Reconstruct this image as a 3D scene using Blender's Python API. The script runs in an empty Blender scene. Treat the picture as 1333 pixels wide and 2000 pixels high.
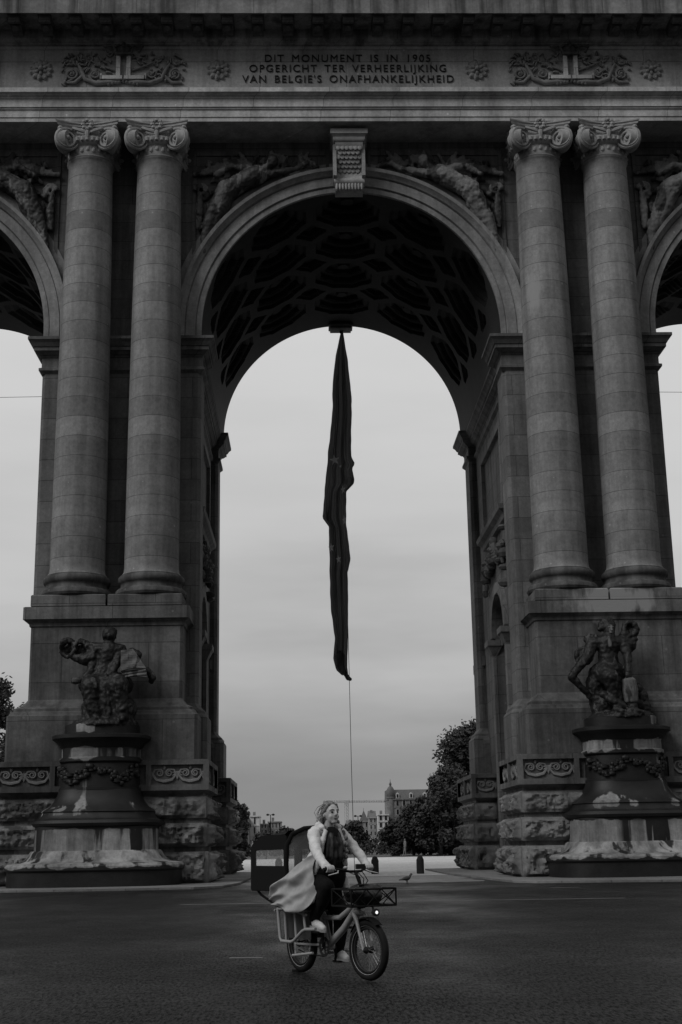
import bpy, bmesh, math, random
from mathutils import Vector, Matrix, noise
random.seed(7)
SC = bpy.context.scene
COL = SC.collection
R = math.radians
PI = math.pi

# ------------------------------------------------------------------ camera
cam_data = bpy.data.cameras.new('camera')
cam = bpy.data.objects.new('camera', cam_data)
COL.objects.link(cam)
cam_data.sensor_fit = 'VERTICAL'
cam_data.sensor_height = 24.0
cam_data.lens = 24.0 * 2542.5 / 2000.0
cam_data.clip_start = 0.1
cam_data.clip_end = 6000.0
right = Vector((0.99953995, -0.02501595, -0.01714929))
up = Vector((0.01042279, -0.24768175, 0.96878538))
fwd = Vector((0.02848265, 0.96851843, 0.24730707))
m = Matrix((right, up, -fwd)).transposed().to_4x4()
m.translation = Vector((0, 0, 1.30))
cam.matrix_world = m
SC.camera = cam

# ------------------------------------------------------------------ world: overcast daylight
SUN_EL, SUN_AZ = R(41), R(228)          # azimuth clockwise from +Y: behind the camera, a little to the left
W = bpy.data.worlds.new('World')
SC.world = W
W.use_nodes = True
wt = W.node_tree
wt.nodes.clear()
def wn(t, **kw):
    n = wt.nodes.new(t)
    for k, v in kw.items(): setattr(n, k, v)
    return n
wout = wn('ShaderNodeOutputWorld'); wbg = wn('ShaderNodeBackground')
sky = wn('ShaderNodeTexSky', sky_type='NISHITA', sun_disc=False, sun_elevation=SUN_EL, sun_rotation=SUN_AZ)
bw = wn('ShaderNodeRGBToBW')
wt.links.new(sky.outputs[0], bw.inputs[0])
tc = wn('ShaderNodeTexCoord'); sep = wn('ShaderNodeSeparateXYZ')
wt.links.new(tc.outputs['Generated'], sep.inputs[0])
mp = wn('ShaderNodeMapping'); mp.inputs['Scale'].default_value = (1.2, 1.2, 6.0)
wt.links.new(tc.outputs['Generated'], mp.inputs[0])
nz = wn('ShaderNodeTexNoise'); nz.inputs['Scale'].default_value = 2.2; nz.inputs['Detail'].default_value = 5
wt.links.new(mp.outputs[0], nz.inputs['Vector'])
# cloud deck brightness against elevation, broken up by soft noise
mr = wn('ShaderNodeMapRange'); mr.inputs[1].default_value = 0.3; mr.inputs[2].default_value = 0.7
mr.inputs[3].default_value = -0.055; mr.inputs[4].default_value = 0.055
wt.links.new(nz.outputs[0], mr.inputs[0])
add = wn('ShaderNodeMath', operation='ADD')
wt.links.new(sep.outputs[2], add.inputs[0]); wt.links.new(mr.outputs[0], add.inputs[1])
cr = wn('ShaderNodeValToRGB'); e = cr.color_ramp.elements
e[0].position = 0.0; e[0].color = (0.235,) * 3 + (1,)
e[1].position = 1.0; e[1].color = (1.0,) * 3 + (1,)
for p, v in ((0.06, 0.30), (0.10, 0.37), (0.19, 0.54), (0.30, 0.64), (0.40, 0.68), (0.6, 0.80)):
    x = e.new(p); x.color = (v,) * 3 + (1,)
wt.links.new(add.outputs[0], cr.inputs[0])
x10 = wn('ShaderNodeMath', operation='MULTIPLY'); x10.inputs[1].default_value = 10.0
wt.links.new(cr.outputs[0], x10.inputs[0])
# unseen sky behind the camera, dimmed to deepen the shade on the facade
yb = wn('ShaderNodeMapRange'); yb.inputs[1].default_value = -0.6; yb.inputs[2].default_value = 0.15; yb.inputs[3].default_value = 0.30; yb.inputs[4].default_value = 1.0
wt.links.new(sep.outputs[1], yb.inputs[0])
x11 = wn('ShaderNodeMath', operation='MULTIPLY'); wt.links.new(x10.outputs[0], x11.inputs[0]); wt.links.new(yb.outputs[0], x11.inputs[1]); x10 = x11
mix = wn('ShaderNodeMix', data_type='FLOAT'); mix.inputs[0].default_value = 0.93
wt.links.new(bw.outputs[0], mix.inputs[2]); wt.links.new(x10.outputs[0], mix.inputs[3])
wt.links.new(mix.outputs[0], wbg.inputs[0]); wbg.inputs[1].default_value = 0.1
wt.links.new(wbg.outputs[0], wout.inputs[0])

sun_d = bpy.data.lights.new('sun', 'SUN'); sun = bpy.data.objects.new('sun', sun_d); COL.objects.link(sun)
sun_d.energy = 1.4; sun_d.angle = R(28); sun_d.color = (1, 1, 1)
sd = Vector((math.sin(SUN_AZ) * math.cos(SUN_EL), math.cos(SUN_AZ) * math.cos(SUN_EL), math.sin(SUN_EL)))
sun.rotation_euler = sd.to_track_quat('Z', 'Y').to_euler()
SC.view_settings.view_transform = 'Standard'
SC.view_settings.look = 'None'
SC.view_settings.exposure = 0.0
SC.view_settings.gamma = 1.0
SC.view_settings.use_curve_mapping = False

# ------------------------------------------------------------------ materials (the photograph is grey throughout)
def g(v): return (v, v, v, 1)
class Mat:
    def __init__(s, name):
        s.m = bpy.data.materials.new(name); s.m.use_nodes = True
        s.t = s.m.node_tree; s.b = s.t.nodes['Principled BSDF']
        s.tc = s.n('ShaderNodeTexCoord')
    def n(s, t, **kw):
        k = s.t.nodes.new(t)
        for a, v in kw.items(): setattr(k, a, v)
        return k
    def l(s, a, b): s.t.links.new(a, b)
    def math(s, op, a, b=None, c=None):
        k = s.n('ShaderNodeMath', operation=op)
        for i, v in enumerate((a, b, c)):
            if v is None: continue
            if isinstance(v, (int, float)): k.inputs[i].default_value = v
            else: s.l(v, k.inputs[i])
        return k.outputs[0]
    def noise(s, scale, detail=4, rough=0.6, vec=None, stretch=None, dist=0.0):
        k = s.n('ShaderNodeTexNoise'); k.inputs['Scale'].default_value = scale
        k.inputs['Detail'].default_value = detail; k.inputs['Roughness'].default_value = rough
        k.inputs['Distortion'].default_value = dist
        v = vec or s.tc.outputs['Object']
        if stretch:
            mp = s.n('ShaderNodeMapping'); mp.inputs['Scale'].default_value = stretch; s.l(v, mp.inputs[0]); v = mp.outputs[0]
        s.l(v, k.inputs['Vector']); return k.outputs[0]
    def rng(s, v, a, b, c, d):
        k = s.n('ShaderNodeMapRange'); s.l(v, k.inputs[0])
        for i, q in enumerate((a, b, c, d)): k.inputs[i + 1].default_value = q
        return k.outputs[0]
    def out(s, val, rough=0.85, bump=None, bs=0.3, bd=0.02, spec=0.3):
        s.l(val, s.b.inputs['Base Color'])
        if isinstance(rough, (int, float)): s.b.inputs['Roughness'].default_value = rough
        else: s.l(rough, s.b.inputs['Roughness'])
        s.b.inputs['Specular IOR Level'].default_value = spec
        if bump is not None:
            k = s.n('ShaderNodeBump'); k.inputs['Strength'].default_value = bs; k.inputs['Distance'].default_value = bd
            s.l(bump, k.inputs['Height']); s.l(k.outputs[0], s.b.inputs['Normal'])
        return s.m
def plain(name, v, rough=0.6, var=0.15, scale=30, metal=0.0, spec=None):
    spec = (.12 if v < .03 else .35) if spec is None else spec
    M = Mat(name); nz = M.noise(scale, 4)
    val = M.rng(nz, 0.3, 0.7, v * (1 - var), v * (1 + var))
    M.b.inputs['Metallic'].default_value = metal
    return M.out(val, rough, nz, 0.15, 0.005, spec)
def stone(name, v, row=None, wid=2.0, streak=0.35, blotch=0.3, var=0.12, crust=0.0, crust_lo=0.5, patches=(), bands=None, rough=0.85, drum=False, bs=0.35, cscale=0.55, soft=.03, cst=.42, seed=0.0):
    M = Mat(name); obj = M.tc.outputs['Object']
    big = M.noise(0.35, 5); fine = M.noise(7, 7, 0.8); med = M.noise(1.6, 5, 0.65)
    tone = M.math('MULTIPLY', M.rng(big, 0.3, 0.7, 1 - blotch, 1 + blotch), M.rng(fine, 0.35, 0.65, 0.80, 1.20))
    tone = M.math('MULTIPLY', tone, M.rng(med, 0.3, 0.7, 1 - blotch * .5, 1 + blotch * .5))
    st = M.noise(1.0, 5, 0.65, None, (1.6, 1.6, 0.10))
    tone = M.math('MULTIPLY', tone, M.rng(st, 0.44, 0.64, 1.0 + streak * .15, 1.0 - streak))
    bump = fine
    if row:
        sp = M.n('ShaderNodeSeparateXYZ'); M.l(obj, sp.inputs[0])
        cb = M.n('ShaderNodeCombineXYZ')
        u = M.math('ADD', sp.outputs[0], sp.outputs[1])
        if drum: u = M.math('MULTIPLY_ADD', u, 0.02, 0.5)
        M.l(u, cb.inputs[0])
        M.l(M.math('ADD', sp.outputs[2], M.math('MULTIPLY', M.math('SUBTRACT', med, .5), 0.02)), cb.inputs[1])
        bk = M.n('ShaderNodeTexBrick'); M.l(cb.outputs[0], bk.inputs['Vector'])
        bk.inputs['Scale'].default_value = 1.0; bk.inputs['Mortar Size'].default_value = 0.013
        bk.inputs['Mortar Smooth'].default_value = 0.3; bk.inputs['Bias'].default_value = 0.0
        bk.inputs['Brick Width'].default_value = wid; bk.inputs['Row Height'].default_value = row
        bk.inputs['Color1'].default_value = g(1 - var); bk.inputs['Color2'].default_value = g(1 + var * .8)
        bk.inputs['Mortar'].default_value = g(0.42)
        tone = M.math('MULTIPLY', tone, bk.outputs['Color'])
        bump = M.math('SUBTRACT', fine, M.math('MULTIPLY', bk.outputs['Fac'], 2.0))
    val = M.math('MULTIPLY', tone, v)
    # pale specks: droppings and chipped spots
    vo = M.n('ShaderNodeTexVoronoi'); vo.inputs['Scale'].default_value = 1.1; M.l(obj, vo.inputs['Vector'])
    sk = M.math('LESS_THAN', M.math('ADD', vo.outputs['Distance'], M.math('MULTIPLY', fine, 0.05)), 0.075)
    val = M.math('ADD', val, M.math('MULTIPLY', sk, v * 0.5))
    for (cx, cy, cz, rx, ry, rz, pv) in patches:
        mp = M.n('ShaderNodeMapping'); mp.vector_type = 'POINT'
        mp.inputs['Location'].default_value = (-cx / rx, -cy / ry, -cz / rz); mp.inputs['Scale'].default_value = (1 / rx, 1 / ry, 1 / rz)
        M.l(obj, mp.inputs[0])
        ln = M.n('ShaderNodeVectorMath', operation='LENGTH'); M.l(mp.outputs[0], ln.inputs[0])
        dd = M.math('ADD', ln.outputs['Value'], M.math('MULTIPLY', M.math('SUBTRACT', M.noise(2.2, 4, .6, None, (1, 1, .35)), .5), 1.9))
        f = M.rng(dd, 0.7, 1.08, 1.0, 0.0)
        k = M.n('ShaderNodeMix', data_type='FLOAT'); M.l(f, k.inputs[0]); M.l(val, k.inputs[2]); k.inputs[3].default_value = pv
        val = k.outputs[0]
    ro = rough
    if crust > 0:
        mq = M.n('ShaderNodeMapping'); mq.inputs['Scale'].default_value = (1.3, 1.3, cst); mq.inputs['Location'].default_value = (seed, seed * .7, seed * .3); M.l(obj, mq.inputs[0])
        c = M.noise(cscale, 6, 0.55, mq.outputs[0], None, 0.4)
        if bands:
            sz = M.n('ShaderNodeSeparateXYZ'); M.l(obj, sz.inputs[0]); rp = M.n('ShaderNodeValToRGB'); M.l(M.math('DIVIDE', sz.outputs[2], 6.0), rp.inputs[0])
            el = rp.color_ramp.elements; el[0].position = 0; el[0].color = g(bands[0][1] + .5); el[1].position = 1; el[1].color = g(bands[-1][1] + .5)
            for bz, bo in bands[1:-1]: q = el.new(bz / 6.0); q.color = g(bo + .5)
            c = M.math('ADD', c, M.math('SUBTRACT', rp.outputs[0], .5))
        f = M.rng(c, crust_lo, crust_lo + soft, 0.0, crust)
        k = M.n('ShaderNodeMix', data_type='FLOAT'); M.l(f, k.inputs[0]); M.l(val, k.inputs[2])
        dk = M.math('MULTIPLY', M.rng(med, .3, .7, .6, 1.5), 0.013); M.l(dk, k.inputs[3]); val = k.outputs[0]
        ro = M.rng(f, 0, 1, 0.85, 0.5)
    return M.out(val, ro, bump, bs, 0.03)

V = 0.20
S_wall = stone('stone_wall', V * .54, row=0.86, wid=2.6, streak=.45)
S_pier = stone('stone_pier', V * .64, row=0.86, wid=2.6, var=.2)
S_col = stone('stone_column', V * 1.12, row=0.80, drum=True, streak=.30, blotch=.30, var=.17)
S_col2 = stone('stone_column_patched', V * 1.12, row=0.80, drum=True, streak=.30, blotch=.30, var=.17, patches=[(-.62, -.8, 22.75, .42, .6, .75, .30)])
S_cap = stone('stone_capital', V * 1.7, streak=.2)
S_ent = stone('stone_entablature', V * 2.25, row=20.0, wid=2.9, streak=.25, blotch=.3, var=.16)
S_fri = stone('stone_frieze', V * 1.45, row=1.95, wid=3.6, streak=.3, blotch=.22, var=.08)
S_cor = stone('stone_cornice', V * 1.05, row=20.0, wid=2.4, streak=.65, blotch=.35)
S_dark = stone('stone_sooted', V * .45, streak=.5)
S_ring = stone('stone_archivolt', V * 1.15, streak=.3)
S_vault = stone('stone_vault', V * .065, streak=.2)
S_ped = stone('stone_pedestal', V * .54, row=1.45, wid=3.2, streak=.5, blotch=.4, var=.2, patches=[(9.5, -1.9, 10.0, 1.7, 1.2, .66, .27)])
S_low = stone('stone_lower', V * .55, row=0.9, wid=3.0, streak=.5)
S_rock = stone('stone_rockface', V * .78, streak=.35, blotch=.5, bs=1.0, crust=.7, crust_lo=.57)
S_relief = stone('stone_relief', V * .95, streak=.25)
S_spand = stone('stone_spandrel', V * .9, streak=.35, crust=.8, crust_lo=.50, cscale=.9)
S_stat = stone('stone_statue', V * .38, streak=.3, crust=1.0, crust_lo=.36, bs=.7, cscale=2.6)
S_stat2 = stone('stone_statue_pale', V * .6, streak=.5, blotch=.5, bs=.7, crust=.85, crust_lo=.54, cscale=3.5)
S_sped = stone('stone_statue_pedestal', V * 1.15, streak=.55, blotch=.45, crust=1.0, crust_lo=.42, cscale=1.1, soft=.045, cst=.10, bands=[(0, .22), (.6, .2), (.72, -.13), (.95, -.14), (1.25, -.13), (1.93, -.11), (2.05, .2), (2.3, .18), (2.45, -.02), (2.9, .04), (3.3, .10), (4.2, .14), (4.42, -.12), (4.7, -.1), (4.82, .22), (5.2, .2), (5.3, .03), (6, .03)])
S_sped2 = stone('stone_statue_pedestal_streaked', V * 1.15, streak=.55, blotch=.45, crust=1.0, crust_lo=.42, cscale=1.1, seed=5.3, soft=.045, cst=.10, bands=[(0, .22), (.6, .2), (.72, -.13), (.95, -.14), (1.25, -.13), (1.93, -.11), (2.05, .2), (2.3, .18), (2.45, -.02), (2.9, .04), (3.3, .10), (4.2, .14), (4.42, -.12), (4.7, -.1), (4.82, .22), (5.2, .2), (5.3, .03), (6, .03)])
M_bronze = plain('letter_bronze', 0.02, 0.5)
M_kerb = stone('stone_kerb', .16, row=5, wid=1.1, streak=.0, blotch=.25)
M_black = plain('black_metal', 0.010, 0.75, spec=.06)
M_rubber = plain('tyre_rubber', 0.010, 0.7)
M_steel = plain('steel', 0.35, 0.35, metal=.9)
M_white = plain('pale_frame_paint', 0.26, 0.4, .06)
M_canvas = plain('black_canvas', 0.007, 0.85, .3, 60)
M_coat = Mat('parka_cloth'); c1 = M_coat.noise(1, 4, .6, None, (16, 16, 34), .6); c2 = M_coat.noise(9, 3); M_coat = M_coat.out(M_coat.rng(c2, .3, .7, .46, .60), .85, c1, .55, .012)
M_coat2 = plain('parka_lining', 0.30, 0.85, .15, 14)
M_trous = plain('black_trousers', 0.006, 0.9, .3)
M_skin = plain('skin', 0.38, 0.5, .07, 25)
M_lip = plain('lip', 0.10, 0.5); M_eye = plain('eye', 0.02, 0.3)
M_shoe = plain('shoe_leather', 0.5, 0.6); M_sole = plain('shoe_sole', 0.28, 0.7)
M_plast = plain('dark_plastic', 0.02, 0.35)
M_cloth = plain('skirt_guard', 0.035, 0.85)
M_bird = plain('feathers', 0.06, 0.7, .3, 25)
M_boll = stone('bollard_stone', .045, streak=.2)
M_sign = plain('pale_metal', .45, .5)
# ------------------------------------------------------------------ mesh helpers
class MB:
    def __init__(s): s.v = []; s.f = []
    def add(s, vs, fs):
        o = len(s.v); s.v += [tuple(p) for p in vs]; s.f += [tuple(i + o for i in f) for f in fs]; return s
    def box(s, x0, x1, y0, y1, z0, z1):
        return s.add([(x0, y0, z0), (x1, y0, z0), (x1, y1, z0), (x0, y1, z0), (x0, y0, z1), (x1, y0, z1), (x1, y1, z1), (x0, y1, z1)],
                     [(3, 2, 1, 0), (4, 5, 6, 7), (0, 1, 5, 4), (1, 2, 6, 5), (2, 3, 7, 6), (3, 0, 4, 7)])
    def rings(s, rings, closed=True, caps=True):
        n = len(rings[0]); vs = [p for r in rings for p in r]; fs = []
        for i in range(len(rings) - 1):
            for j in range(n if closed else n - 1):
                k = (j + 1) % n
                fs.append((i * n + j, i * n + k, (i + 1) * n + k, (i + 1) * n + j))
        if caps and closed:
            fs.append(tuple(range(n - 1, -1, -1))); b = (len(rings) - 1) * n; fs.append(tuple(range(b, b + n)))
        return s.add(vs, fs)
    def stack(s, rect, prof, c=0.0):
        """rectangle swept up a moulding profile of (outset, z)"""
        x0, x1, y0, y1 = rect; rr = []
        for o, z in prof:
            a, b, d, e_ = x0 - o, x1 + o, y0 - o, y1 + o
            if c: rr.append([(a + c, d, z), (b - c, d, z), (b, d + c, z), (b, e_ - c, z), (b - c, e_, z), (a + c, e_, z), (a, e_ - c, z), (a, d + c, z)])
            else: rr.append([(a, d, z), (b, d, z), (b, e_, z), (a, e_, z)])
        return s.rings(rr)
    def lathe(s, cx, cy, prof, seg=32, sq=0.0, yx=1.0):
        rr = []
        for r, z in prof:
            ring = []
            for j in range(seg):
                a = 2 * PI * j / seg; c_, s_ = math.cos(a), math.sin(a)
                if sq:
                    c_ = math.copysign(abs(c_) ** sq, c_); s_ = math.copysign(abs(s_) ** sq, s_)
                ring.append((cx + r * c_, cy + r * yx * s_, z))
            rr.append(ring)
        return s.rings(rr)
    def tube(s, pts, rad, seg=8, caps=True):
        pts = [Vector(p) for p in pts]; n = len(pts)
        if isinstance(rad, (int, float)): rad = [rad] * n
        rr = []; ref = None
        for i, p in enumerate(pts):
            t = (pts[min(i + 1, n - 1)] - pts[max(i - 1, 0)]).normalized()
            if ref is None:
                ref = Vector((0, 0, 1)) if abs(t.z) < .9 else Vector((1, 0, 0))
            a = (ref - t * ref.dot(t)).normalized(); b = t.cross(a); ref = a
            rr.append([tuple(p + (a * math.cos(2 * PI * j / seg) + b * math.sin(2 * PI * j / seg)) * rad[i]) for j in range(seg)])
        return s.rings(rr, True, caps)
    def ball(s, c, r, seg=14, rot=None):
        c = Vector(c); r = (r, r, r) if isinstance(r, (int, float)) else r; h = seg // 2
        rr = []
        for i in range(1, h):
            t = PI * i / h; rr.append([(math.sin(t) * math.cos(2 * PI * j / seg), math.sin(t) * math.sin(2 * PI * j / seg), -math.cos(t)) for j in range(seg)])
        vs = [p for q in rr for p in q]; n = seg; fs = []
        for i in range(len(rr) - 1):
            for j in range(n): fs.append((i * n + j, i * n + (j + 1) % n, (i + 1) * n + (j + 1) % n, (i + 1) * n + j))
        vs += [(0, 0, -1), (0, 0, 1)]; b = len(vs) - 2
        for j in range(n):
            fs.append((b, (j + 1) % n, j)); q = (len(rr) - 1) * n; fs.append((q + j, q + (j + 1) % n, b + 1))
        out = []
        for p in vs:
            w = Vector((p[0] * r[0], p[1] * r[1], p[2] * r[2]))
            if rot is not None: w = rot @ w
            out.append(tuple(c + w))
        return s.add(out, fs)
    def cap(s, a, b, ra, rb=None, seg=12):
        rb = ra if rb is None else rb
        a, b = Vector(a), Vector(b); s.ball(a, ra, seg); s.ball(b, rb, seg)
        return s.tube([a, b], [ra, rb], seg)
    def chain(s, pts, rad, seg=12):
        for i in range(len(pts) - 1):
            s.cap(pts[i], pts[i + 1], rad[i] if not isinstance(rad, (int, float)) else rad, rad[i + 1] if not isinstance(rad, (int, float)) else rad, seg)
        return s
    def prism(s, poly, axis, a, b):
        """extrude a 2-D polygon along an axis: 'x' poly=(y,z), 'y' poly=(x,z), 'z' poly=(x,y)"""
        def P(u, v, w): return {'x': (w, u, v), 'y': (u, w, v), 'z': (u, v, w)}[axis]
        n = len(poly); vs = [P(u, v, a) for u, v in poly] + [P(u, v, b) for u, v in poly]
        fs = [(i, (i + 1) % n, n + (i + 1) % n, n + i) for i in range(n)] + [tuple(range(n - 1, -1, -1)), tuple(range(n, 2 * n))]
        return s.add(vs, fs)
    def spiral(s, c, r0, turns, w, ux, uz, nrm, taper=.25, seg=26, sgn=1, a0=0.0):
        """a raised scroll: tube winding inwards in the plane (ux, uz)"""
        c, ux, uz, nrm = Vector(c), Vector(ux), Vector(uz), Vector(nrm); pts = []; rad = []
        for i in range(seg + 1):
            t = i / seg; a = a0 + sgn * turns * 2 * PI * t; r = r0 * (1 - (1 - taper) * t)
            pts.append(c + (ux * math.cos(a) + uz * math.sin(a)) * r + nrm * (t * w * .8)); rad.append(w * (1 - .5 * t))
        return s.tube(pts, rad, 6)
    def xf(s, M):
        s.v = [tuple(M @ Vector(p)) for p in s.v]; return s
    def build(s, name, mat, parent=None, smooth=False, loc=None, fix=True):
        me = bpy.data.meshes.new(name); me.from_pydata(s.v, [], s.f)
        if fix:
            bm = bmesh.new(); bm.from_mesh(me); bmesh.ops.recalc_face_normals(bm, faces=bm.faces); bm.to_mesh(me); bm.free()
        if smooth:
            me.polygons.foreach_set('use_smooth', [True] * len(me.polygons))
            try: me.set_sharp_from_angle(angle=R(38 if smooth is True else smooth))
            except Exception: pass
        me.materials.append(mat)
        o = bpy.data.objects.new(name, me); COL.objects.link(o)
        if parent: o.parent = parent
        if loc: o.location = loc
        return o
def fuse(mb, name, mat, vox, parent=None, smooth=2, disp=None, loc=None):
    """melt overlapping volumes into one continuous skin"""
    o = mb.build('tmp', mat)
    r = o.modifiers.new('r', 'REMESH'); r.mode = 'VOXEL'; r.voxel_size = vox; r.use_smooth_shade = True
    if smooth:
        k = o.modifiers.new('s', 'SMOOTH'); k.factor = .5; k.iterations = smooth
    for sc_, am in (disp or ()):
        tx = bpy.data.textures.new('c', 'CLOUDS'); tx.noise_scale = sc_; tx.noise_depth = 2
        d = o.modifiers.new('d', 'DISPLACE'); d.texture = tx; d.strength = am; d.mid_level = .5
    dg = bpy.context.evaluated_depsgraph_get(); dg.update()
    me = bpy.data.meshes.new_from_object(o.evaluated_get(dg)); old = o.data
    bpy.data.objects.remove(o); bpy.data.meshes.remove(old)
    me.name = name; me.polygons.foreach_set('use_smooth', [True] * len(me.polygons))
    if not me.materials: me.materials.append(mat)
    q = bpy.data.objects.new(name, me); COL.objects.link(q)
    if parent: q.parent = parent
    if loc: q.location = loc
    return q
def thing(name, label, cat, loc=(0, 0, 0), rz=0.0, group=None):
    o = bpy.data.objects.new(name, None); COL.objects.link(o); o.location = loc; o.rotation_euler = (0, 0, rz)
    o.empty_display_size = .3
    return tag(o, label, cat, group)
def tag(o, label=None, cat=None, group=None, kind=None):
    if label: o['label'] = label
    if cat: o['category'] = cat
    if group: o['group'] = group
    if kind: o['kind'] = kind
    return o
def copy_tree(o, parent=None):
    kids = [c for c in COL.objects if c.parent == o]
    c = o.copy(); COL.objects.link(c); c.parent = parent
    for k in kids: copy_tree(k, c)
    return c
# ------------------------------------------------------------------ ground
def sheet(name, poly, z, mat):
    me = bpy.data.meshes.new(name); me.from_pydata([(x, y, z) for x, y in poly], [], [tuple(range(len(poly)))])
    me.materials.append(mat); o = bpy.data.objects.new(name, me); COL.objects.link(o); o['kind'] = 'structure'; return o
def asphalt():
    M = Mat('wet_asphalt'); big = M.noise(.16, 5, .6, None, (1, .5, 1)); grain = M.noise(34, 2, .7, None, (1, .22, 1)); fine = M.noise(30, 3, .8); wet = M.noise(.6, 6, .65, None, (.55, .35, 1)); lane = M.noise(.4, 4, .6, None, (.8, .3, 1))
    vo = M.n('ShaderNodeTexVoronoi'); vo.inputs['Scale'].default_value = 55; M.l(M.tc.outputs['Object'], vo.inputs['Vector'])
    t = M.math('MULTIPLY', M.rng(big, .3, .7, .7, 1.35), M.rng(fine, .4, .6, .5, 1.6))
    t = M.math('MULTIPLY', t, M.math('MULTIPLY', M.rng(wet, .56, .70, 1.0, 1.6), M.rng(grain, .35, .65, .5, 1.55)))
    t = M.math('MULTIPLY', t, M.rng(lane, .35, .65, .84, 1.18))
    t = M.math('MULTIPLY', t, M.rng(vo.outputs['Distance'], 0, .8, 1.35, .7))
    ro = M.rng(M.noise(.3, 5, .65, None, (.8, .4, 1)), .38, .62, .36, .70)
    mt = M.out(M.math('MULTIPLY', t, .0105), ro, M.math('ADD', fine, vo.outputs['Distance']), .7, .012, .2)
    M.l(M.math('MULTIPLY', M.rng(grain, .38, .62, .03, .26), M.rng(wet, .45, .68, .7, 1.7)), M.b.inputs['Specular IOR Level'])
    return mt
def gravel():
    M = Mat('pale_setts'); fine = M.noise(3.0, 5, .7); big = M.noise(.12, 4)
    vo = M.n('ShaderNodeTexVoronoi'); vo.inputs['Scale'].default_value = 5.5; M.l(M.tc.outputs['Object'], vo.inputs['Vector'])
    t = M.math('MULTIPLY', M.rng(fine, .3, .7, .82, 1.18), M.rng(big, .3, .7, .88, 1.12))
    t = M.math('MULTIPLY', t, M.rng(vo.outputs['Distance'], .1, .7, 1.1, .75))
    return M.out(M.math('MULTIPLY', t, .52), .75, fine, .3, .02)
def setts():
    M = Mat('worn_setts'); fine = M.noise(2.2, 5, .7, None, (.5, 1.2, 1)); bk = M.n('ShaderNodeTexBrick'); M.l(M.tc.outputs['Object'], bk.inputs['Vector'])
    bk.inputs['Scale'].default_value = 3.0; bk.inputs['Mortar'].default_value = g(.35); bk.inputs['Color1'].default_value = g(.8); bk.inputs['Color2'].default_value = g(1.25)
    t = M.math('MULTIPLY', M.rng(fine, .36, .62, .35, 1.5), bk.outputs['Color'])
    return M.out(M.math('MULTIPLY', t, .15), .6, fine, .4, .02)
sheet('ground', [(-1500, -60), (1500, -60), (1500, 3500), (-1500, 3500)], -.008, plain('park_ground', .05, .9, .3, .5))
XC = 2.04
road = sheet('road', [(-90, -40), (90, -40), (90, 57.0), (-90, 57.0)], 0, asphalt())
def wob(pts, n, amp, seed):
    rnd = random.Random(seed); out = []
    for (a, b) in zip(pts, pts[1:] + pts[:1]):
        for k in range(n):
            t = k / n; out.append((a[0] + (b[0] - a[0]) * t + rnd.uniform(-amp, amp) * (k > 0), a[1] + (b[1] - a[1]) * t + rnd.uniform(-amp, amp) * (k > 0)))
    return out
sheet('setts_strip', wob([(-2.3, 45.6), (6.0, 45.9), (5.9, 58), (-2.2, 58)], 14, .45, 3), .004, setts())
sheet('plaza', wob([(-2.3, 56.0), (5.9, 55.6), (18, 54.8), (80, 55), (80, 131), (-80, 131), (-80, 55), (-20, 55)], 9, .16, 5), .008, gravel())
M_line = plain('worn_road_paint', .085, .6, .5, 2.0)
sheet('road_marking', wob([(-3.0, 31.6), (7.2, 30.6), (7.2, 30.9), (-3.0, 31.9)], 10, .05, 4), .004, M_line)
sheet('road_marking', [(-.95, 16.4), (-.55, 16.35), (-.55, 16.5), (-.95, 16.55)], .004, M_line)
sheet('road_marking', [(-8.6, 24.6), (-7.9, 24.5), (-7.9, 24.66), (-8.6, 24.74)], .004, M_line)
sheet('road_marking', [(6.9, 38.2), (7.7, 38.1), (7.7, 38.4), (6.9, 38.5)], .004, M_line)
def pavement(pts):
    mb = MB(); mb.prism(pts, 'z', -.004, .075); o = mb.build('pavement', M_kerb); o['kind'] = 'structure'; return o
pavement([(-14.2, 43.4), (-9.7, 42.7), (-6.4, 42.5), (-3.6, 42.7), (-2.75, 43.6), (-2.35, 47), (-2.2, 66), (-14.6, 66)])
pavement([(6.35, 46.5), (6.6, 43.2), (7.2, 42.3), (11.5, 41.2), (18, 41.0), (19.3, 43), (19.0, 66), (5.75, 66), (5.75, 56.5)])

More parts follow.
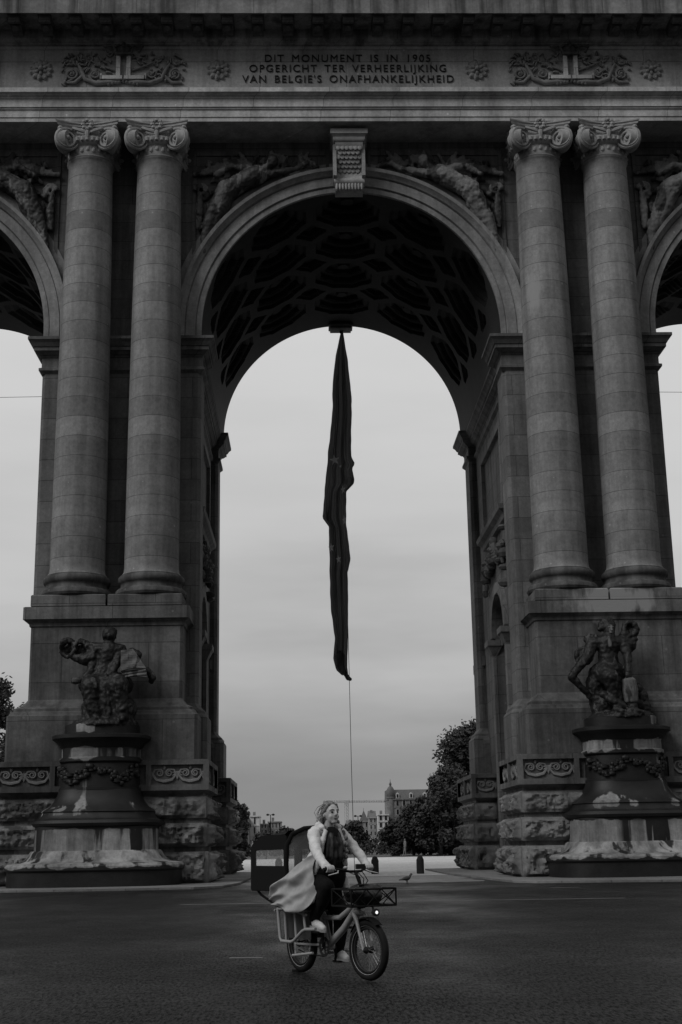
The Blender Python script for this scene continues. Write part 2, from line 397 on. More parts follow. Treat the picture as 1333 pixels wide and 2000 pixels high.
# ------------------------------------------------------------------ triumphal arch, local frame: x from the middle axis, y into the passage from the front wall, z up
ARCH = thing('triumphal_arch', 'colossal weathered stone triumphal arch with paired ionic columns and a carved frieze', 'triumphal arch', (XC, 50, 0))
RA, ZI, ZS, DEP = 6.15, 21.40, 21.85, 14.6
IMPOST = [(0, 19.95), (.02, 19.98), (.12, 20.08), (.12, 20.18), (.02, 20.23), (.02, 20.62), (.08, 20.72), (.14, 20.74), (.26, 20.86), (.30, 20.87), (.30, 21.02), (.34, 21.03), (.42, 21.18), (.50, 21.27), (.52, 21.28), (.52, 21.40), (0, 21.404)]
def dz(p, d): return [(o, z + d) for o, z in p]
def pier(sx, detail=True, x0=6.14, x1=12.59):
    P = bpy.data.objects.new('pier', None); COL.objects.link(P); P.parent = ARCH
    a, b = (x0, x1) if sx > 0 else (-x1, -x0)
    FOOT = [(.36, .0), (.36, 6.05), (.33, 6.12), (.26, 6.2), (.26, 6.3), (.10, 6.45), (0, 6.6)]
    mb = MB(); mb.stack((a, b, 0, 1.6), FOOT + [(0, 21.39)], .14)
    mb.stack((a + .18, b - .18, 12.9, 14.6), FOOT + [(0, 21.39)], .14); mb.build('pier_block', S_pier, P)
    mb = MB()
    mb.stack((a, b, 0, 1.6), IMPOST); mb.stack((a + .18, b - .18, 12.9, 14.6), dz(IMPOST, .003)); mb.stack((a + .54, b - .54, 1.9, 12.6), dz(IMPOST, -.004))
    mb.build('impost', S_wall, P)
    # recessed middle of the pier with an arched niche in each passage wall
    mb = MB(); xa, xb = a + .54, b - .54
    mb.box(xa + .9, xb - .9, 1.6, 12.9, 0, 21.38)
    yc, hw, zs, n = 7.25, 1.75, 10.3, 20
    for xo, xi in ((xa, xa + .9), (xb, xb - .9)):
        ys = [1.6, yc - hw] + [yc - hw * math.cos(PI * k / n) for k in range(1, n)] + [yc + hw, 12.9]
        zz = [0] + [zs + math.sqrt(max(0, hw * hw - (y - yc) ** 2)) for y in ys[1:-1]] + [0]
        for i in range(len(ys) - 1):
            y0, y1 = ys[i], ys[i + 1]; za, zb = zz[i], zz[i + 1]
            if i == 0: za = zb = 0
            if i == len(ys) - 2: za = zb = 0
            mb.add([(xo, y0, za), (xo, y1, zb), (xo, y1, 21.38), (xo, y0, 21.38)], [(0, 1, 2, 3)])
            if 0 < i < len(ys) - 2: mb.add([(xo, y0, za), (xo, y1, zb), (xi, y1, zb), (xi, y0, za)], [(0, 1, 2, 3)])
        for y in (yc - hw, yc + hw): mb.add([(xo, y, 0), (xo, y, zs), (xi, y, zs), (xi, y, 0)], [(0, 1, 2, 3)])
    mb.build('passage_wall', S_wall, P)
    for xo, s in ((xa, -1), (xb, 1)):
        mb = MB()
        X = lambda d0, d1: (min(xo + s * d0, xo + s * d1), max(xo + s * d0, xo + s * d1))
        for yy in (yc - hw - .55, yc + hw):      # jamb pilasters and their caps
            u, v = X(-.02, .16); mb.box(u, v, yy, yy + .55, 0, 9.55)
            mb.stack((u, v, yy, yy + .55), [(0, 9.5), (.06, 9.6), (.2, 9.9), (.26, 9.95), (.26, 10.2), (0, 10.22)])
        pts = [(yc - (hw + .02) * math.cos(PI * k / 20), zs + (hw + .02) * math.sin(PI * k / 20)) for k in range(21)]
        outer = [(yc - (hw + .5) * math.cos(PI * k / 20), zs + (hw + .5) * math.sin(PI * k / 20)) for k in range(20, -1, -1)]
        u, v = X(.0, .18); mb.prism(pts + outer, 'x', u, v)
        u, v = X(-.02, .02); mb.stack((u, v, 4.0, 10.5), [(0, 14.7), (.15, 14.75), (.2, 14.95), (.38, 15.1), (.42, 15.3), (0, 15.32)])
        for q0, q1, w0, w1 in ((4.0, 10.5, 18.9, 19.25), (4.0, 4.35, 15.32, 18.9), (10.15, 10.5, 15.32, 18.9)):
            u, v = X(-.02, .16); mb.box(u, v, q0, q1, w0, w1)
        mb.build('niche_surround', S_pier, P)
    rnd = random.Random(5)
    for xo, s in ((xa, -1), (xb, 1)):          # carved garland hung over the niche
        mb = MB()
        for k in range(90):
            t = k / 89; yy = yc + (t - .5) * 6.4; sag = 14.3 - .9 * abs(math.sin(t * PI * 2)) - (1.9 if t < .08 or t > .92 else 0) * rnd.random()
            mb.ball((xo + s * .18, yy + rnd.uniform(-.1, .1), sag + rnd.uniform(-.22, .22)), (rnd.uniform(.12, .3), rnd.uniform(.12, .26), rnd.uniform(.12, .26)), 8)
        mb.build('garland', S_dark, P, True)
    return P
for sx in (-1, 1):
    pier(sx)
    pier(sx, False, 24.87, 31.3)

# walls over the springing, pierced by the three arches
def arch_z(x):
    for c in (0, -18.73, 18.73):
        if abs(x - c) < RA: return ZS + math.sqrt(max(0, RA * RA - (x - c) ** 2))
    return ZI
xs = {-33.0, 33.0}
for c in (0, -18.73, 18.73):
    for k in range(65): xs.add(round(c - RA * math.cos(PI * k / 64), 5))
xs = sorted(xs)
mb = MB()
for a, b in zip(xs, xs[1:]):
    mid = arch_z((a + b) / 2) > ZI + 1e-6
    za, zb = (max(ZS, arch_z(a)), max(ZS, arch_z(b))) if mid else (ZI, ZI)
    for y in (0, DEP): mb.add([(a, y, za), (b, y, zb), (b, y, 31.0), (a, y, 31.0)], [(0, 1, 2, 3)])
mb.box(-33, 33, -.02, DEP + .02, 31.0, 36.0)
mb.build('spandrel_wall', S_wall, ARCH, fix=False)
mb = MB()
mb.box(-32.6, 32.6, -1.2, DEP + 1.0, 36.2, 42.0)
mb.build('attic', S_pier, ARCH)

# coffered barrel vaults
def coffer(ang, y):
    u = ang * RA; best = 0.0
    pu, pv = RA * PI / 6, 3.3
    i = round(u / pu); j = round((y - 1.7) / pv)
    if abs(i) <= 2 and 0 <= j <= 3:
        du, dv = abs(u - i * pu), abs(y - 1.7 - j * pv)
        d = max(du, dv, (du + dv) * .735)
        if d < 1.34: best = .16
        if d < 1.14: best = .22
        if d < 1.06: best = .42
        if d < .80: best = .48
        if d < .72: best = .66
        if d < .30: best = .46
    du, dv = abs(u / pu - math.floor(u / pu) - .5) * pu, abs((y - 1.7) / pv - math.floor((y - 1.7) / pv) - .5) * pv
    if abs(u) < 2.55 * pu and 1.7 < y < 12 and du + dv < .72: best = max(best, .14 if du + dv > .52 else .34)
    return best
def vault(c, na, ny):
    mb = MB(); rr = []
    for j in range(ny + 1):
        y = DEP * j / ny
        rr.append([(c + (RA + coffer(a, y)) * math.sin(a), y, ZS + (RA + coffer(a, y)) * math.cos(a)) for a in (-PI / 2 + PI * i / na for i in range(na + 1))])
        rr[-1].insert(0, (c - RA, y, ZI)); rr[-1].append((c + RA, y, ZI))
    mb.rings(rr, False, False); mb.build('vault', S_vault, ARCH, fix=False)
    # archivolt moulding swept round the front of the arch
    prof = [(RA, .05), (RA, -.10), (6.36, -.10), (6.38, -.06), (6.42, -.17), (6.80, -.17), (6.82, -.12), (6.86, -.24), (6.94, -.30), (7.02, -.42), (7.16, -.44), (7.16, -.06), (7.20, -.05), (7.20, -.07), (7.52, -.06), (7.52, .02)]
    rr = []
    rr.append([(c - r, y, ZI + .01) for r, y in prof])
    for k in range(97):
        a = -PI / 2 + PI * k / 96; rr.append([(c + r * math.sin(a), y, ZS + r * math.cos(a)) for r, y in prof])
    rr.append([(c + r, y, ZI + .01) for r, y in prof])
    mb = MB(); mb.rings(rr, False, False); mb.build('archivolt', S_ring, ARCH, 30)
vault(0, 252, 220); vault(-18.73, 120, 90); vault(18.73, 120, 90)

# keystone console
def keystone(c):
    K = bpy.data.objects.new('keystone', None); COL.objects.link(K); K.parent = ARCH
    side = [(.0, 27.45), (-.55, 27.45), (-.72, 27.6), (-.78, 27.85), (-.66, 28.1), (-.6, 28.35), (-.72, 28.8), (-1.0, 29.3), (-1.2, 29.6), (-1.2, 29.7), (0, 29.7)]
    mb = MB(); mb.prism(side, 'x', c - .58, c + .58)
    mb.stack((c - .62, c + .62, -1.25, 0), [(0, 29.70), (.05, 29.78), (.05, 29.9), (.12, 30.0), (.16, 30.0), (.16, 30.25), (0, 30.26)])
    for s in (-1, 1):
        mb.box(c + s * .60 - .07, c + s * .60 + .07, -1.02, 0, 28.0, 29.66)
    for k in range(9): mb.ball((c - .52 + k * .13, -.72, 27.55), (.075, .14, .22), 8)
    mb.tube([(c - .64, -.62, 27.85), (c + .64, -.62, 27.85)], .2, 12)
    SQ = Matrix.Translation((0, 0, 27.8)) @ Matrix.Diagonal((1, 1, .86, 1)) @ Matrix.Translation((0, 0, -27.45))
    mb.xf(SQ); mb.build('console', S_cap, K, True)
    mb = MB()
    for r in range(7):
        z = 28.28 + r * .19; y = -.60 - max(0, (z - 28.35)) * .47
        for q in range(5 if r % 2 else 6):
            x = c - .45 + (q + (.5 if r % 2 else 0)) * .18
            mb.ball((x, y - .01, z), (.094, .026, .135), 10)
    mb.xf(SQ); mb.build('fish_scale_panel', S_ent, K, True)
keystone(0)

# entablature
def strip(name, prof, mat, x=33.0, parent=ARCH):
    mb = MB(); mb.prism(prof, 'x', -x, x); return mb.build(name, mat, parent)
strip('architrave', [(0, 30.37), (-1.70, 30.37), (-1.70, 30.56), (-1.735, 30.56), (-1.735, 30.86), (-1.79, 30.90), (-1.79, 30.97), (-1.84, 30.97), (-1.84, 31.32), (-1.88, 31.35), (-1.88, 31.41), (-1.96, 31.44), (-2.02, 31.50), (-2.10, 31.51), (-2.10, 31.71), (-1.6, 31.75), (0, 31.75)], S_ent)
FRI = strip('frieze', [(0, 31.72), (-1.72, 31.74), (-1.72, 33.70), (-1.76, 33.71), (-1.80, 33.78), (-1.80, 33.84), (0, 33.84)], S_fri)
cor = strip('cornice', [(0, 33.82), (-1.84, 33.83), (-1.92, 33.85), (-1.92, 33.90), (-2.05, 33.97), (-2.10, 34.0), (-2.10, 34.42), (-3.25, 34.42), (-3.25, 34.36), (-3.32, 34.36), (-3.32, 35.0), (-3.36, 35.05), (-3.36, 35.12), (-3.55, 35.4), (-3.7, 35.85), (-3.74, 35.86), (-3.74, 36.1), (0, 36.25)], S_cor)
mod = None
for k in range(-14, 15):
    x = k * 1.245
    if mod is None:
        mb = MB(); mb.prism([(-2.09, 34.10), (-2.35, 34.06), (-2.55, 34.14), (-2.80, 34.20), (-2.98, 34.12), (-3.10, 34.18), (-3.10, 34.36), (-2.09, 34.36)], 'x', -.22, .22)
        mb.box(-.27, .27, -3.14, -2.09, 34.36, 34.418); mb.tube([(-.23, -3.0, 34.2), (.23, -3.0, 34.2)], .10, 10)
        mb.ball((0, -2.55, 34.1), (.16, .3, .07), 8)
        mod = mb.build('modillion', S_low, cor, 30); o = mod
    else:
        o = mod.copy(); COL.objects.link(o)
    o.location.x = x
# dedication lettering cut and darkened in the frieze
def lettering(body, width, x, z, cap):
    cu = bpy.data.curves.new('inscription', 'FONT'); cu.body = body; cu.align_x = 'CENTER'; cu.align_y = 'CENTER'; cu.size = 1.0; cu.extrude = .03; cu.offset = -.001; cu.space_word = 1.7; cu.space_character = 1.2
    o = bpy.data.objects.new('tmp', cu); COL.objects.link(o); dg = bpy.context.evaluated_depsgraph_get(); dg.update()
    me = bpy.data.meshes.new_from_object(o.evaluated_get(dg)); bpy.data.objects.remove(o)
    xs_ = [v.co.x for v in me.vertices]; ys_ = [v.co.y for v in me.vertices]
    cx = (max(xs_) + min(xs_)) / 2; sx = width / (max(xs_) - min(xs_)); sy = cap / .73
    vs = [(x + (v.co.x - cx) * sx, -1.735 - v.co.z, z + v.co.y * sy) for v in me.vertices]
    return vs, [tuple(p.vertices) for p in me.polygons]
mb = MB()
for body, w, z in (('DIT MONUMENT IS IN 1905', 6.95, 33.28), ("OPGERICHT TER VERHEERLIJKING", 8.25, 32.80), ("VAN BELGIE'S ONAFHANKELIJKHEID", 8.85, 32.30)):
    mb.add(*lettering(body, w, 0, z, .35))
mb.build('inscription', M_bronze, FRI, fix=False)
# rosettes
ros = None
for x in (-12.78, -5.42, 5.42, 12.78):
    if ros is None:
        mb = MB()
        mb.ball((0, 0, 0), (.36, .05, .36), 20)
        for k in range(11):
            a = 2 * PI * k / 11; A = Matrix.Rotation(-a, 3, 'Y'); mb.ball((.27 * math.cos(a), -.02, .27 * math.sin(a)), (.17, .05, .10), 8, A); mb.ball((.36 * math.cos(a), -.05, .36 * math.sin(a)), (.05, .04, .05), 6)
        for k in range(6):
            a = 2 * PI * (k + .5) / 6; mb.ball((.15 * math.cos(a), -.07, .15 * math.sin(a)), (.10, .05, .065), 8, Matrix.Rotation(-a, 3, 'Y'))
        mb.ball((0, -.12, 0), .09, 10); ros = mb.build('rosette', S_ring, FRI, 60); o = ros
    else:
        o = ros.copy(); COL.objects.link(o)
    o.location = (x, -1.74, 32.74); o.scale = (1.16, 1.2, 1.16)
# mirrored-L monogram in acanthus scrolls under a crown
def monogram(c):
    P = bpy.data.objects.new('monogram_relief', None); COL.objects.link(P); P.parent = ARCH; P.location = (c, -1.72, 32.74)
    rnd = random.Random(11); mb = MB()
    for s in (-1, 1):
        for (px, pz, r) in ((1.2, -.22, .20), (2.15, -.22, .25), (2.2, .34, .14), (1.45, .5, .15)):
            mb.spiral((s * px, -.03, pz), r, 1.7, .07, (s, 0, 0), (0, 0, 1), (0, -1, 0), .2, 22, 1, PI * .6); mb.ball((s * px, -.1, pz), (.07, .07, .07), 8)
        mb.tube([(s * .15, -.05, -.58), (s * .6, -.09, -.60), (s * 1.1, -.09, -.66), (s * 1.6, -.09, -.45), (s * 1.75, -.09, -.05), (s * 1.9, -.07, .25)], [.09, .11, .10, .09, .08, .05], 8)
        mb.tube([(s * 1.7, -.06, -.3), (s * 2.0, -.07, -.62), (s * 2.45, -.05, -.62)], [.08, .08, .04], 8)
        mb.tube([(s * .35, -.07, -.05), (s * .9, -.09, .15), (s * 1.35, -.07, .40)], [.05, .05, .03], 6)
        for k in range(70):
            x = rnd.uniform(.42, 2.55); z = rnd.uniform(.15, .78) if rnd.random() < .72 else rnd.uniform(-.7, .1)
            if x < 1.0 and z < -.15: continue
            a = rnd.uniform(0, PI); mb.ball((s * x, -.05, z), (rnd.uniform(.08, .17), rnd.uniform(.05, .13), .05), 7, Matrix.Rotation(a, 3, 'Y'))
    for k in range(9): mb.ball(((k - 4) * .15, -.08, -.68 + .03 * (4 - abs(k - 4))), (.08, .1, .09), 7)
    mb.build('acanthus_scrolls', S_relief, P, 60)
    mb = MB()
    for s in (-1, 1):
        mb.box(*sorted((s * .13, s * .30)), -.20, .0, -.40, .58); mb.box(*sorted((s * .04, s * .92)), -.22, .0, -.52, -.36)
        mb.box(*sorted((s * .88, s * .95)), -.22, .0, -.52, -.26)
    mb.build('initials', S_ent, P)
    mb = MB()
    mb.tube([(-.34, -.2, .66), (0, -.26, .63), (.34, -.2, .66)], .08, 8)
    for k in range(5):
        a = (k - 2) * .32; mb.tube([(a, -.22, .7), (a * 1.25, -.26, .95), (a * .5, -.2, 1.08)], .055, 6); mb.ball((a * 1.2, -.26, .98), .09, 8)
    mb.ball((0, -.15, .88), (.3, .14, .22), 10); mb.ball((0, -.22, 1.14), .08, 8)
    mb.build('crown_carving', S_dark, P, True)
monogram(-9.36); monogram(9.36)

# columns
def column_proto():
    Cn = bpy.data.objects.new('column', None); COL.objects.link(Cn); Cn.parent = ARCH
    mb = MB(); prof = [(1.14, 11.38), (1.07, 11.50), (1.045, 11.7)]
    for k in range(1, 25):
        t = k / 24; prof.append((1.045 - .145 * t ** 1.7, 11.7 + 16.95 * t))
    prof += [(.93, 28.72), (.97, 28.78), (.97, 28.86), (.93, 28.9), (.88, 28.92)]
    mb.lathe(0, 0, prof, 56); mb.build('shaft', S_col, Cn, True)
    mb = MB(); mb.lathe(0, 0, [(1.20, 10.5), (1.33, 10.53), (1.38, 10.62), (1.36, 10.74), (1.28, 10.82), (1.2, 10.84), (1.17, 10.92), (1.17, 11.0), (1.2, 11.04), (1.25, 11.08), (1.28, 11.18), (1.26, 11.28), (1.2, 11.34), (1.14, 11.36), (1.1, 11.4)], 48)
    mb.build('base', S_ped, Cn, True)
    mb = MB()
    mb.lathe(0, 0, [(.86, 28.9), (.90, 29.0), (.93, 29.3), (1.0, 29.35), (1.1, 29.45), (1.14, 29.6), (1.0, 29.75), (1.0, 30.06)], 36)
    ab = []
    for q in range(4):
        for t in [i / 8 for i in range(8)]:
            x = -1.22 + 2.44 * t; y = -1.24 + .30 * (1 - (2 * t - 1) ** 2); a = q * PI / 2
            ab.append((x * math.cos(a) - y * math.sin(a), x * math.sin(a) + y * math.cos(a)))
    rr = []
    for s_, z in ((.90, 29.98), (.95, 30.08), (1.0, 30.12), (1.0, 30.2), (1.05, 30.24), (1.05, 30.297)): rr.append([(x * s_, y * s_, z) for x, y in ab])
    mb.rings(rr)
    for q in range(4):
        A = Matrix.Rotation(q * PI / 2, 4, 'Z'); w = MB()
        for s in (-1, 1):
            n = Vector((-s * .42, -.91, 0)).normalized(); ux = Vector((0, 0, 1)).cross(n).normalized() * (1 if s < 0 else 1)
            c = Vector((s * .84, -1.02, 29.52)); rr = []
            for d, r in ((-.02, .50), (.05, .52), (.11, .47), (.02, .38)):
                rr.append([tuple(c + n * d + (ux * math.cos(2 * PI * k / 24) + Vector((0, 0, 1)) * math.sin(2 * PI * k / 24)) * r) for k in range(24)])
            rr.insert(0, [tuple(c - n * .35 + (ux * math.cos(2 * PI * k / 24) + Vector((0, 0, 1)) * math.sin(2 * PI * k / 24)) * .40) for k in range(24)])
            w.rings(rr)
            w.spiral(c + n * .06, .46, 2.1, .075, ux * s, (0, 0, 1), n, .14, 46, -1, PI * .62); w.ball(c + n * .16, .10, 10)
            w.tube([c + Vector((-s * .2, .02, .48)) + n * .08, (s * .35, -1.16, 29.86), (s * .1, -1.1, 29.8)], [.07, .08, .06], 6)
            w.ball((s * 1.1, -1.12, 29.98), (.12, .12, .10), 8)
        for k in range(8):
            a = 2 * PI * k / 8; w.ball((.17 * math.cos(a), -1.16, 30.12 + .19 * math.sin(a)), (.11, .1, .09), 7)
        for k in range(5): w.ball(((k - 2) * .2, -1.08 + .03 * abs(k - 2), 29.52), (.085, .1, .14), 7)
        w.tube([(0, -1.12, 29.95), (0, -1.15, 29.75), (0, -1.1, 29.5)], [.06, .1, .05], 6)
        for k in range(7):
            a = -PI / 4 + PI / 2 * k / 6; w.ball((.9 * math.sin(a), -.9 * math.cos(a), 29.12 + .05 * (k % 2)), (.09, .07, .14), 7)
        w.xf(A); mb.add(w.v, w.f)
    mb.build('capital', S_cap, Cn, 40)
    return Cn
cp = column_proto()
for i, x in enumerate((-10.76, -7.92, 7.92, 10.76)):
    o = cp if i == 0 else copy_tree(cp, ARCH)
    o.location = (x, -.75, 0)
    if i == 2:
        for ch in COL.objects:
            if ch.parent == o and ch.name.startswith('shaft'): ch.data = ch.data.copy(); ch.data.materials[0] = S_col2

# pedestals under the columns, plinth walls, boxed ornament courses, rock-faced base
def rock(mb, o, u, v, n, w, h, amp, seed, nu=44, nv=20):
    o, u, v, n = Vector(o), Vector(u), Vector(v), Vector(n); vs = []; fs = []
    for j in range(nv + 1):
        for i in range(nu + 1):
            a, b = i / nu, j / nv; p = o + u * (a * w) + v * (b * h)
            ed = min(1, (1 - abs(2 * a - 1)) * w / .30) * min(1, (1 - abs(2 * b - 1)) * h / .26)
            ed = ed * ed * (3 - 2 * ed) if ed < 1 else 1
            q = p * 1.15 + Vector((seed, seed * .7, 0)); dd = noise.voronoi(q * 1.5 + Vector((.3 * noise.noise(q * 3), 0, 0)))[0]; d = .42 + .5 * noise.noise(q) + .75 * (dd[1] - dd[0]) + .45 * noise.noise(q * 3.1) + .28 * noise.noise(q * 7) + .16 * noise.noise(q * 15)
            vs.append(p + n * (amp * ed * max(.05, d)))
    for j in range(nv):
        for i in range(nu): k = j * (nu + 1) + i; fs.append((k, k + 1, k + nu + 2, k + nu + 1))
    mb.add(vs, fs)
def podium(sx, yA, yB, front):
    """one rusticated podium; front=-1 faces the road, +1 the far side"""
    P = bpy.data.objects.new('podium', None); COL.objects.link(P); P.parent = ARCH
    xa, xb = (5.62, 13.1) if sx > 0 else (-13.1, -5.62)
    mb = MB()
    mb.stack((xa, xb, yA, yB), [(-.12, .0), (-.12, 3.3)])
    courses = ((.06, 1.14), (1.30, 2.12), (2.28, 3.04)); sd = 3.1 * sx + yA
    for k, (z0, z1) in enumerate(courses):
        e_ = (.10, .05, .0)[k]; mb.stack((xa, xb, yA, yB), [(e_ - .03, z0), (e_, z0 + .03), (e_, z1 - .03), (e_ - .03, z1)])
        n = 3; L = (xb - xa + 2 * e_) / n
        for i in range(n):
            if front < 0: rock(mb, (xa - e_ + i * L + .03, yA - e_ - .004, z0 + .02), (1, 0, 0), (0, 0, 1), (0, -1, 0), L - .06, z1 - z0 - .04, .34 - .06 * k, sd + i * 7 + k * 3)
            else: rock(mb, (xa - e_ + i * L + .03, yA - e_ - .004, z0 + .02), (1, 0, 0), (0, 0, 1), (0, -1, 0), L - .06, z1 - z0 - .04, .22, sd + i * 7 + k * 3, 24, 10)
        n = 2; L = (yB - yA + 2 * e_) / n
        for i in range(n):
            for X, dx in ((xa - e_ - .004, -1), (xb + e_ + .004, 1)):
                rock(mb, (X, yA - e_ + i * L + .03, z0 + .02), (0, 1, 0), (0, 0, 1), (dx, 0, 0), L - .06, z1 - z0 - .04, .40 - .07 * k, sd + i * 5 + k * 11 + dx, 34)
    mb.build('rock_faced_course', S_rock, P, 32)
    mb = MB(); r = (xa - .1, xb + .1, yA - .22, yB + .1)
    mb.stack(r, [(-.35, 3.05), (-.3, 3.12), (-.05, 3.26), (0, 3.26), (0, 3.46), (-.16, 3.465), (-.16, 4.15), (0, 4.155), (0, 4.33), (-.5, 4.37)])
    for x in (r[0], r[0] + 2.05, r[1] - 2.23, r[1] - .18):
        mb.box(x, x + .18, r[2] + .002, r[2] + .2, 3.45, 4.16); mb.box(x + .003, x + .183, r[3] - .2, r[3] - .002, 3.45, 4.16)
    for y in (r[2] + .003, r[3] - .203, (r[2] + r[3]) / 2 - .1):
        for x in (r[0] + .002, r[1] - .202): mb.box(x, x + .2, y + .003, y + .2, 3.452, 4.158)
    mb.build('ornament_box', S_ped, P)
    mb = MB()
    def unit(c, ux, nrm):
        c, ux, nrm = Vector(c), Vector(ux), Vector(nrm); Z = Vector((0, 0, 1))
        for s in (-1, 1):
            mb.spiral(c + ux * (s * .17) + Z * .03, .13, 1.6, .042, ux * s, Z, nrm, .2, 22, 1, PI * .5)
            mb.tube([c + ux * (s * .17) + Z * .16, c + ux * (s * .34) + Z * .14, c + ux * (s * .42) - Z * .02, c + ux * (s * .28) - Z * .21, c - Z * .27], [.04, .045, .05, .06, .07], 6)
            for k in range(4): a_ = .25 + .42 * k; d_ = (ux * (s * math.sin(a_)) - Z * math.cos(a_)); mb.tube([c + ux * (s * .40) + Z * .06, c + ux * (s * .40) + Z * .06 + d_ * .12, c + ux * (s * .40) + Z * .06 + d_ * .27], [.02, .045, .02], 6)
        mb.ball(c + Z * .22, (.06, .05, .09), 8)
    z = 3.84
    for x0, x1 in ((r[0] + .2, r[0] + 2.05), (r[1] - 2.05, r[1] - .2)):
        for k in range(2): unit((x0 + (x1 - x0) * (k + .5) / 2, r[2] + .14, z), (1, 0, 0), (0, -1, 0))
        mb.build('scroll_carving', S_relief, P, 60); mb = MB()
    for X, dx in ((r[0] + .14, -1), (r[1] - .14, 1)):
        for k in range(4): unit((X, r[2] + .3 + (r[3] - r[2] - .6) * (k + .5) / 4, z), (0, 1, 0), (dx, 0, 0))
        mb.build('scroll_carving', S_relief, P, 60); mb = MB()
    if front < 0:
        x0, x1 = (6.6, 12.25) if sx > 0 else (-12.25, -6.6)
        mb = MB(); mb.stack((x0, x1, -1.75, .2), [(.62, 4.2), (.62, 5.98), (.56, 6.02), (.52, 6.12), (.42, 6.16), (.42, 6.26), (.22, 6.36), (.08, 6.5), (0, 6.62), (0, 9.30), (.05, 9.34), (.07, 9.46), (.20, 9.56), (.26, 9.58), (.26, 10.04), (0, 10.09)], .10)
        mb.build('dado', S_ped, P)
        mb = MB(); xm = (x0 + x1) / 2
        for u, v in ((x0 + .02, xm - .04), (xm + .04, x1 - .02)): mb.stack((u, v, -2.0, .1), [(0, 10.07), (0, 10.46), (-.04, 10.5)])
        mb.build('plinth', S_ped, P)
    else:
        x0, x1 = (6.5, 12.25) if sx > 0 else (-12.25, -6.5)
        mb = MB(); mb.stack((x0 + .3, x1 - .3, yA + 1.9, yB - .4), [(.45, 4.2), (.45, 6.0), (.2, 6.3), (0, 6.6), (0, 9.4), (.26, 9.58), (.26, 10.04), (0, 10.1)], .1); mb.build('dado', S_ped, P)
for sx in (-1, 1):
    podium(sx, -2.5, 1.95, -1); podium(sx, 11.0, 16.6, 1)

# spandrel reliefs: reclining winged figures
def figure(c, s):
    mb = MB(); Y = -.18
    P = lambda x, z, y=0: (c + s * x, Y + y, z)
    mb.chain([P(6.12, 25.2), P(6.02, 26.0, -.06), P(5.75, 26.9, -.12), P(5.2, 27.9, -.15)], [.13, .2, .25, .40])
    mb.chain([P(5.85, 26.1), P(5.45, 27.0, -.12), P(5.0, 27.95, -.2)], [.14, .24, .36])
    mb.chain([P(5.15, 27.95, -.12), P(4.55, 28.3, -.16), P(3.9, 28.62, -.2)], [.46, .40, .44])
    mb.chain([P(3.75, 28.75, -.2), P(3.35, 29.05, -.25)], [.2, .14]); mb.ball(P(3.2, 29.25, -.28), (.25, .26, .30), 12)
    mb.chain([P(3.6, 28.6, -.2), P(2.85, 28.78, -.2), P(2.2, 28.95, -.15), P(1.75, 29.25, -.1)], [.2, .16, .12, .10])
    mb.chain([P(4.2, 28.9, -.2), P(4.9, 29.05, -.2), P(5.6, 28.65, -.2)], [.18, .15, .12])
    for k in range(7): mb.chain([P(4.1 + .1 * k, 29.0), P(4.6 + .32 * k, 29.75 - .16 * k)], [.14, .09])
    for k in range(6): mb.chain([P(5.0 + .12 * k, 27.6 - .1 * k, -.1), P(5.35 + .11 * k, 26.55 - .12 * k, -.02)], [.17, .08])
    mb.spiral(P(6.2, 28.05), .3, 1.6, .1, (s, 0, 0), (0, 0, 1), (0, -1, 0), .2, 20)
    mb.chain([P(6.3, 27.8), P(6.25, 27.0), P(6.3, 26.3)], [.13, .18, .1])
    mb.chain([P(1.7, 29.3), P(1.3, 29.1), P(2.2, 29.5)], [.14, .1, .1])
    rnd = random.Random(31)
    for k in range(95):
        t = rnd.random(); x = 6.1 - 4.3 * t; top = 29.55 - .2 * rnd.random(); lo = 21.85 + math.sqrt(max(0, 7.55 ** 2 - x * x)) + .1; z = lo + (top - lo) * rnd.random()
        a = rnd.uniform(-.9, .9) + .6; q = rnd.uniform(.3, .75); mb.chain([P(x, z, .12), P(x - q * .5 * math.cos(a), z + q * .5 * math.sin(a), .04), P(x - q * math.cos(a), z + q * math.sin(a) * .8, .1)], [.05, rnd.uniform(.07, .14), .05], 8)
    fuse(mb, 'spandrel_relief', S_spand, .045, ARCH, 1, [(.35, .12), (.11, .07)])
for c, s in ((0, -1), (0, 1), (-18.73, 1), (18.73, -1)): figure(c, s)
for s in (-1, 1):
    for c in (0, -s * 18.73):
        mb = MB(); mb.box(*sorted((c + s * .95, c + s * 6.6)), -.07, .0, 29.72, 29.95); mb.box(*sorted((c + s * 6.42, c + s * 6.58)), -.065, 0, 24.6, 29.72); mb.box(*sorted((c + s * .82, c + s * .95)), -.068, 0, 28.95, 29.96)
        mb.build('panel_border', S_wall, ARCH)
mb = MB(); mb.stack((-.55, .55, 14.0, 14.75), [(-.12, 27.62), (0, 27.66), (0, 27.76), (.08, 27.8), (.08, 27.88), (-.2, 28.2)]); mb.build('flag_bracket', S_dark, ARCH)
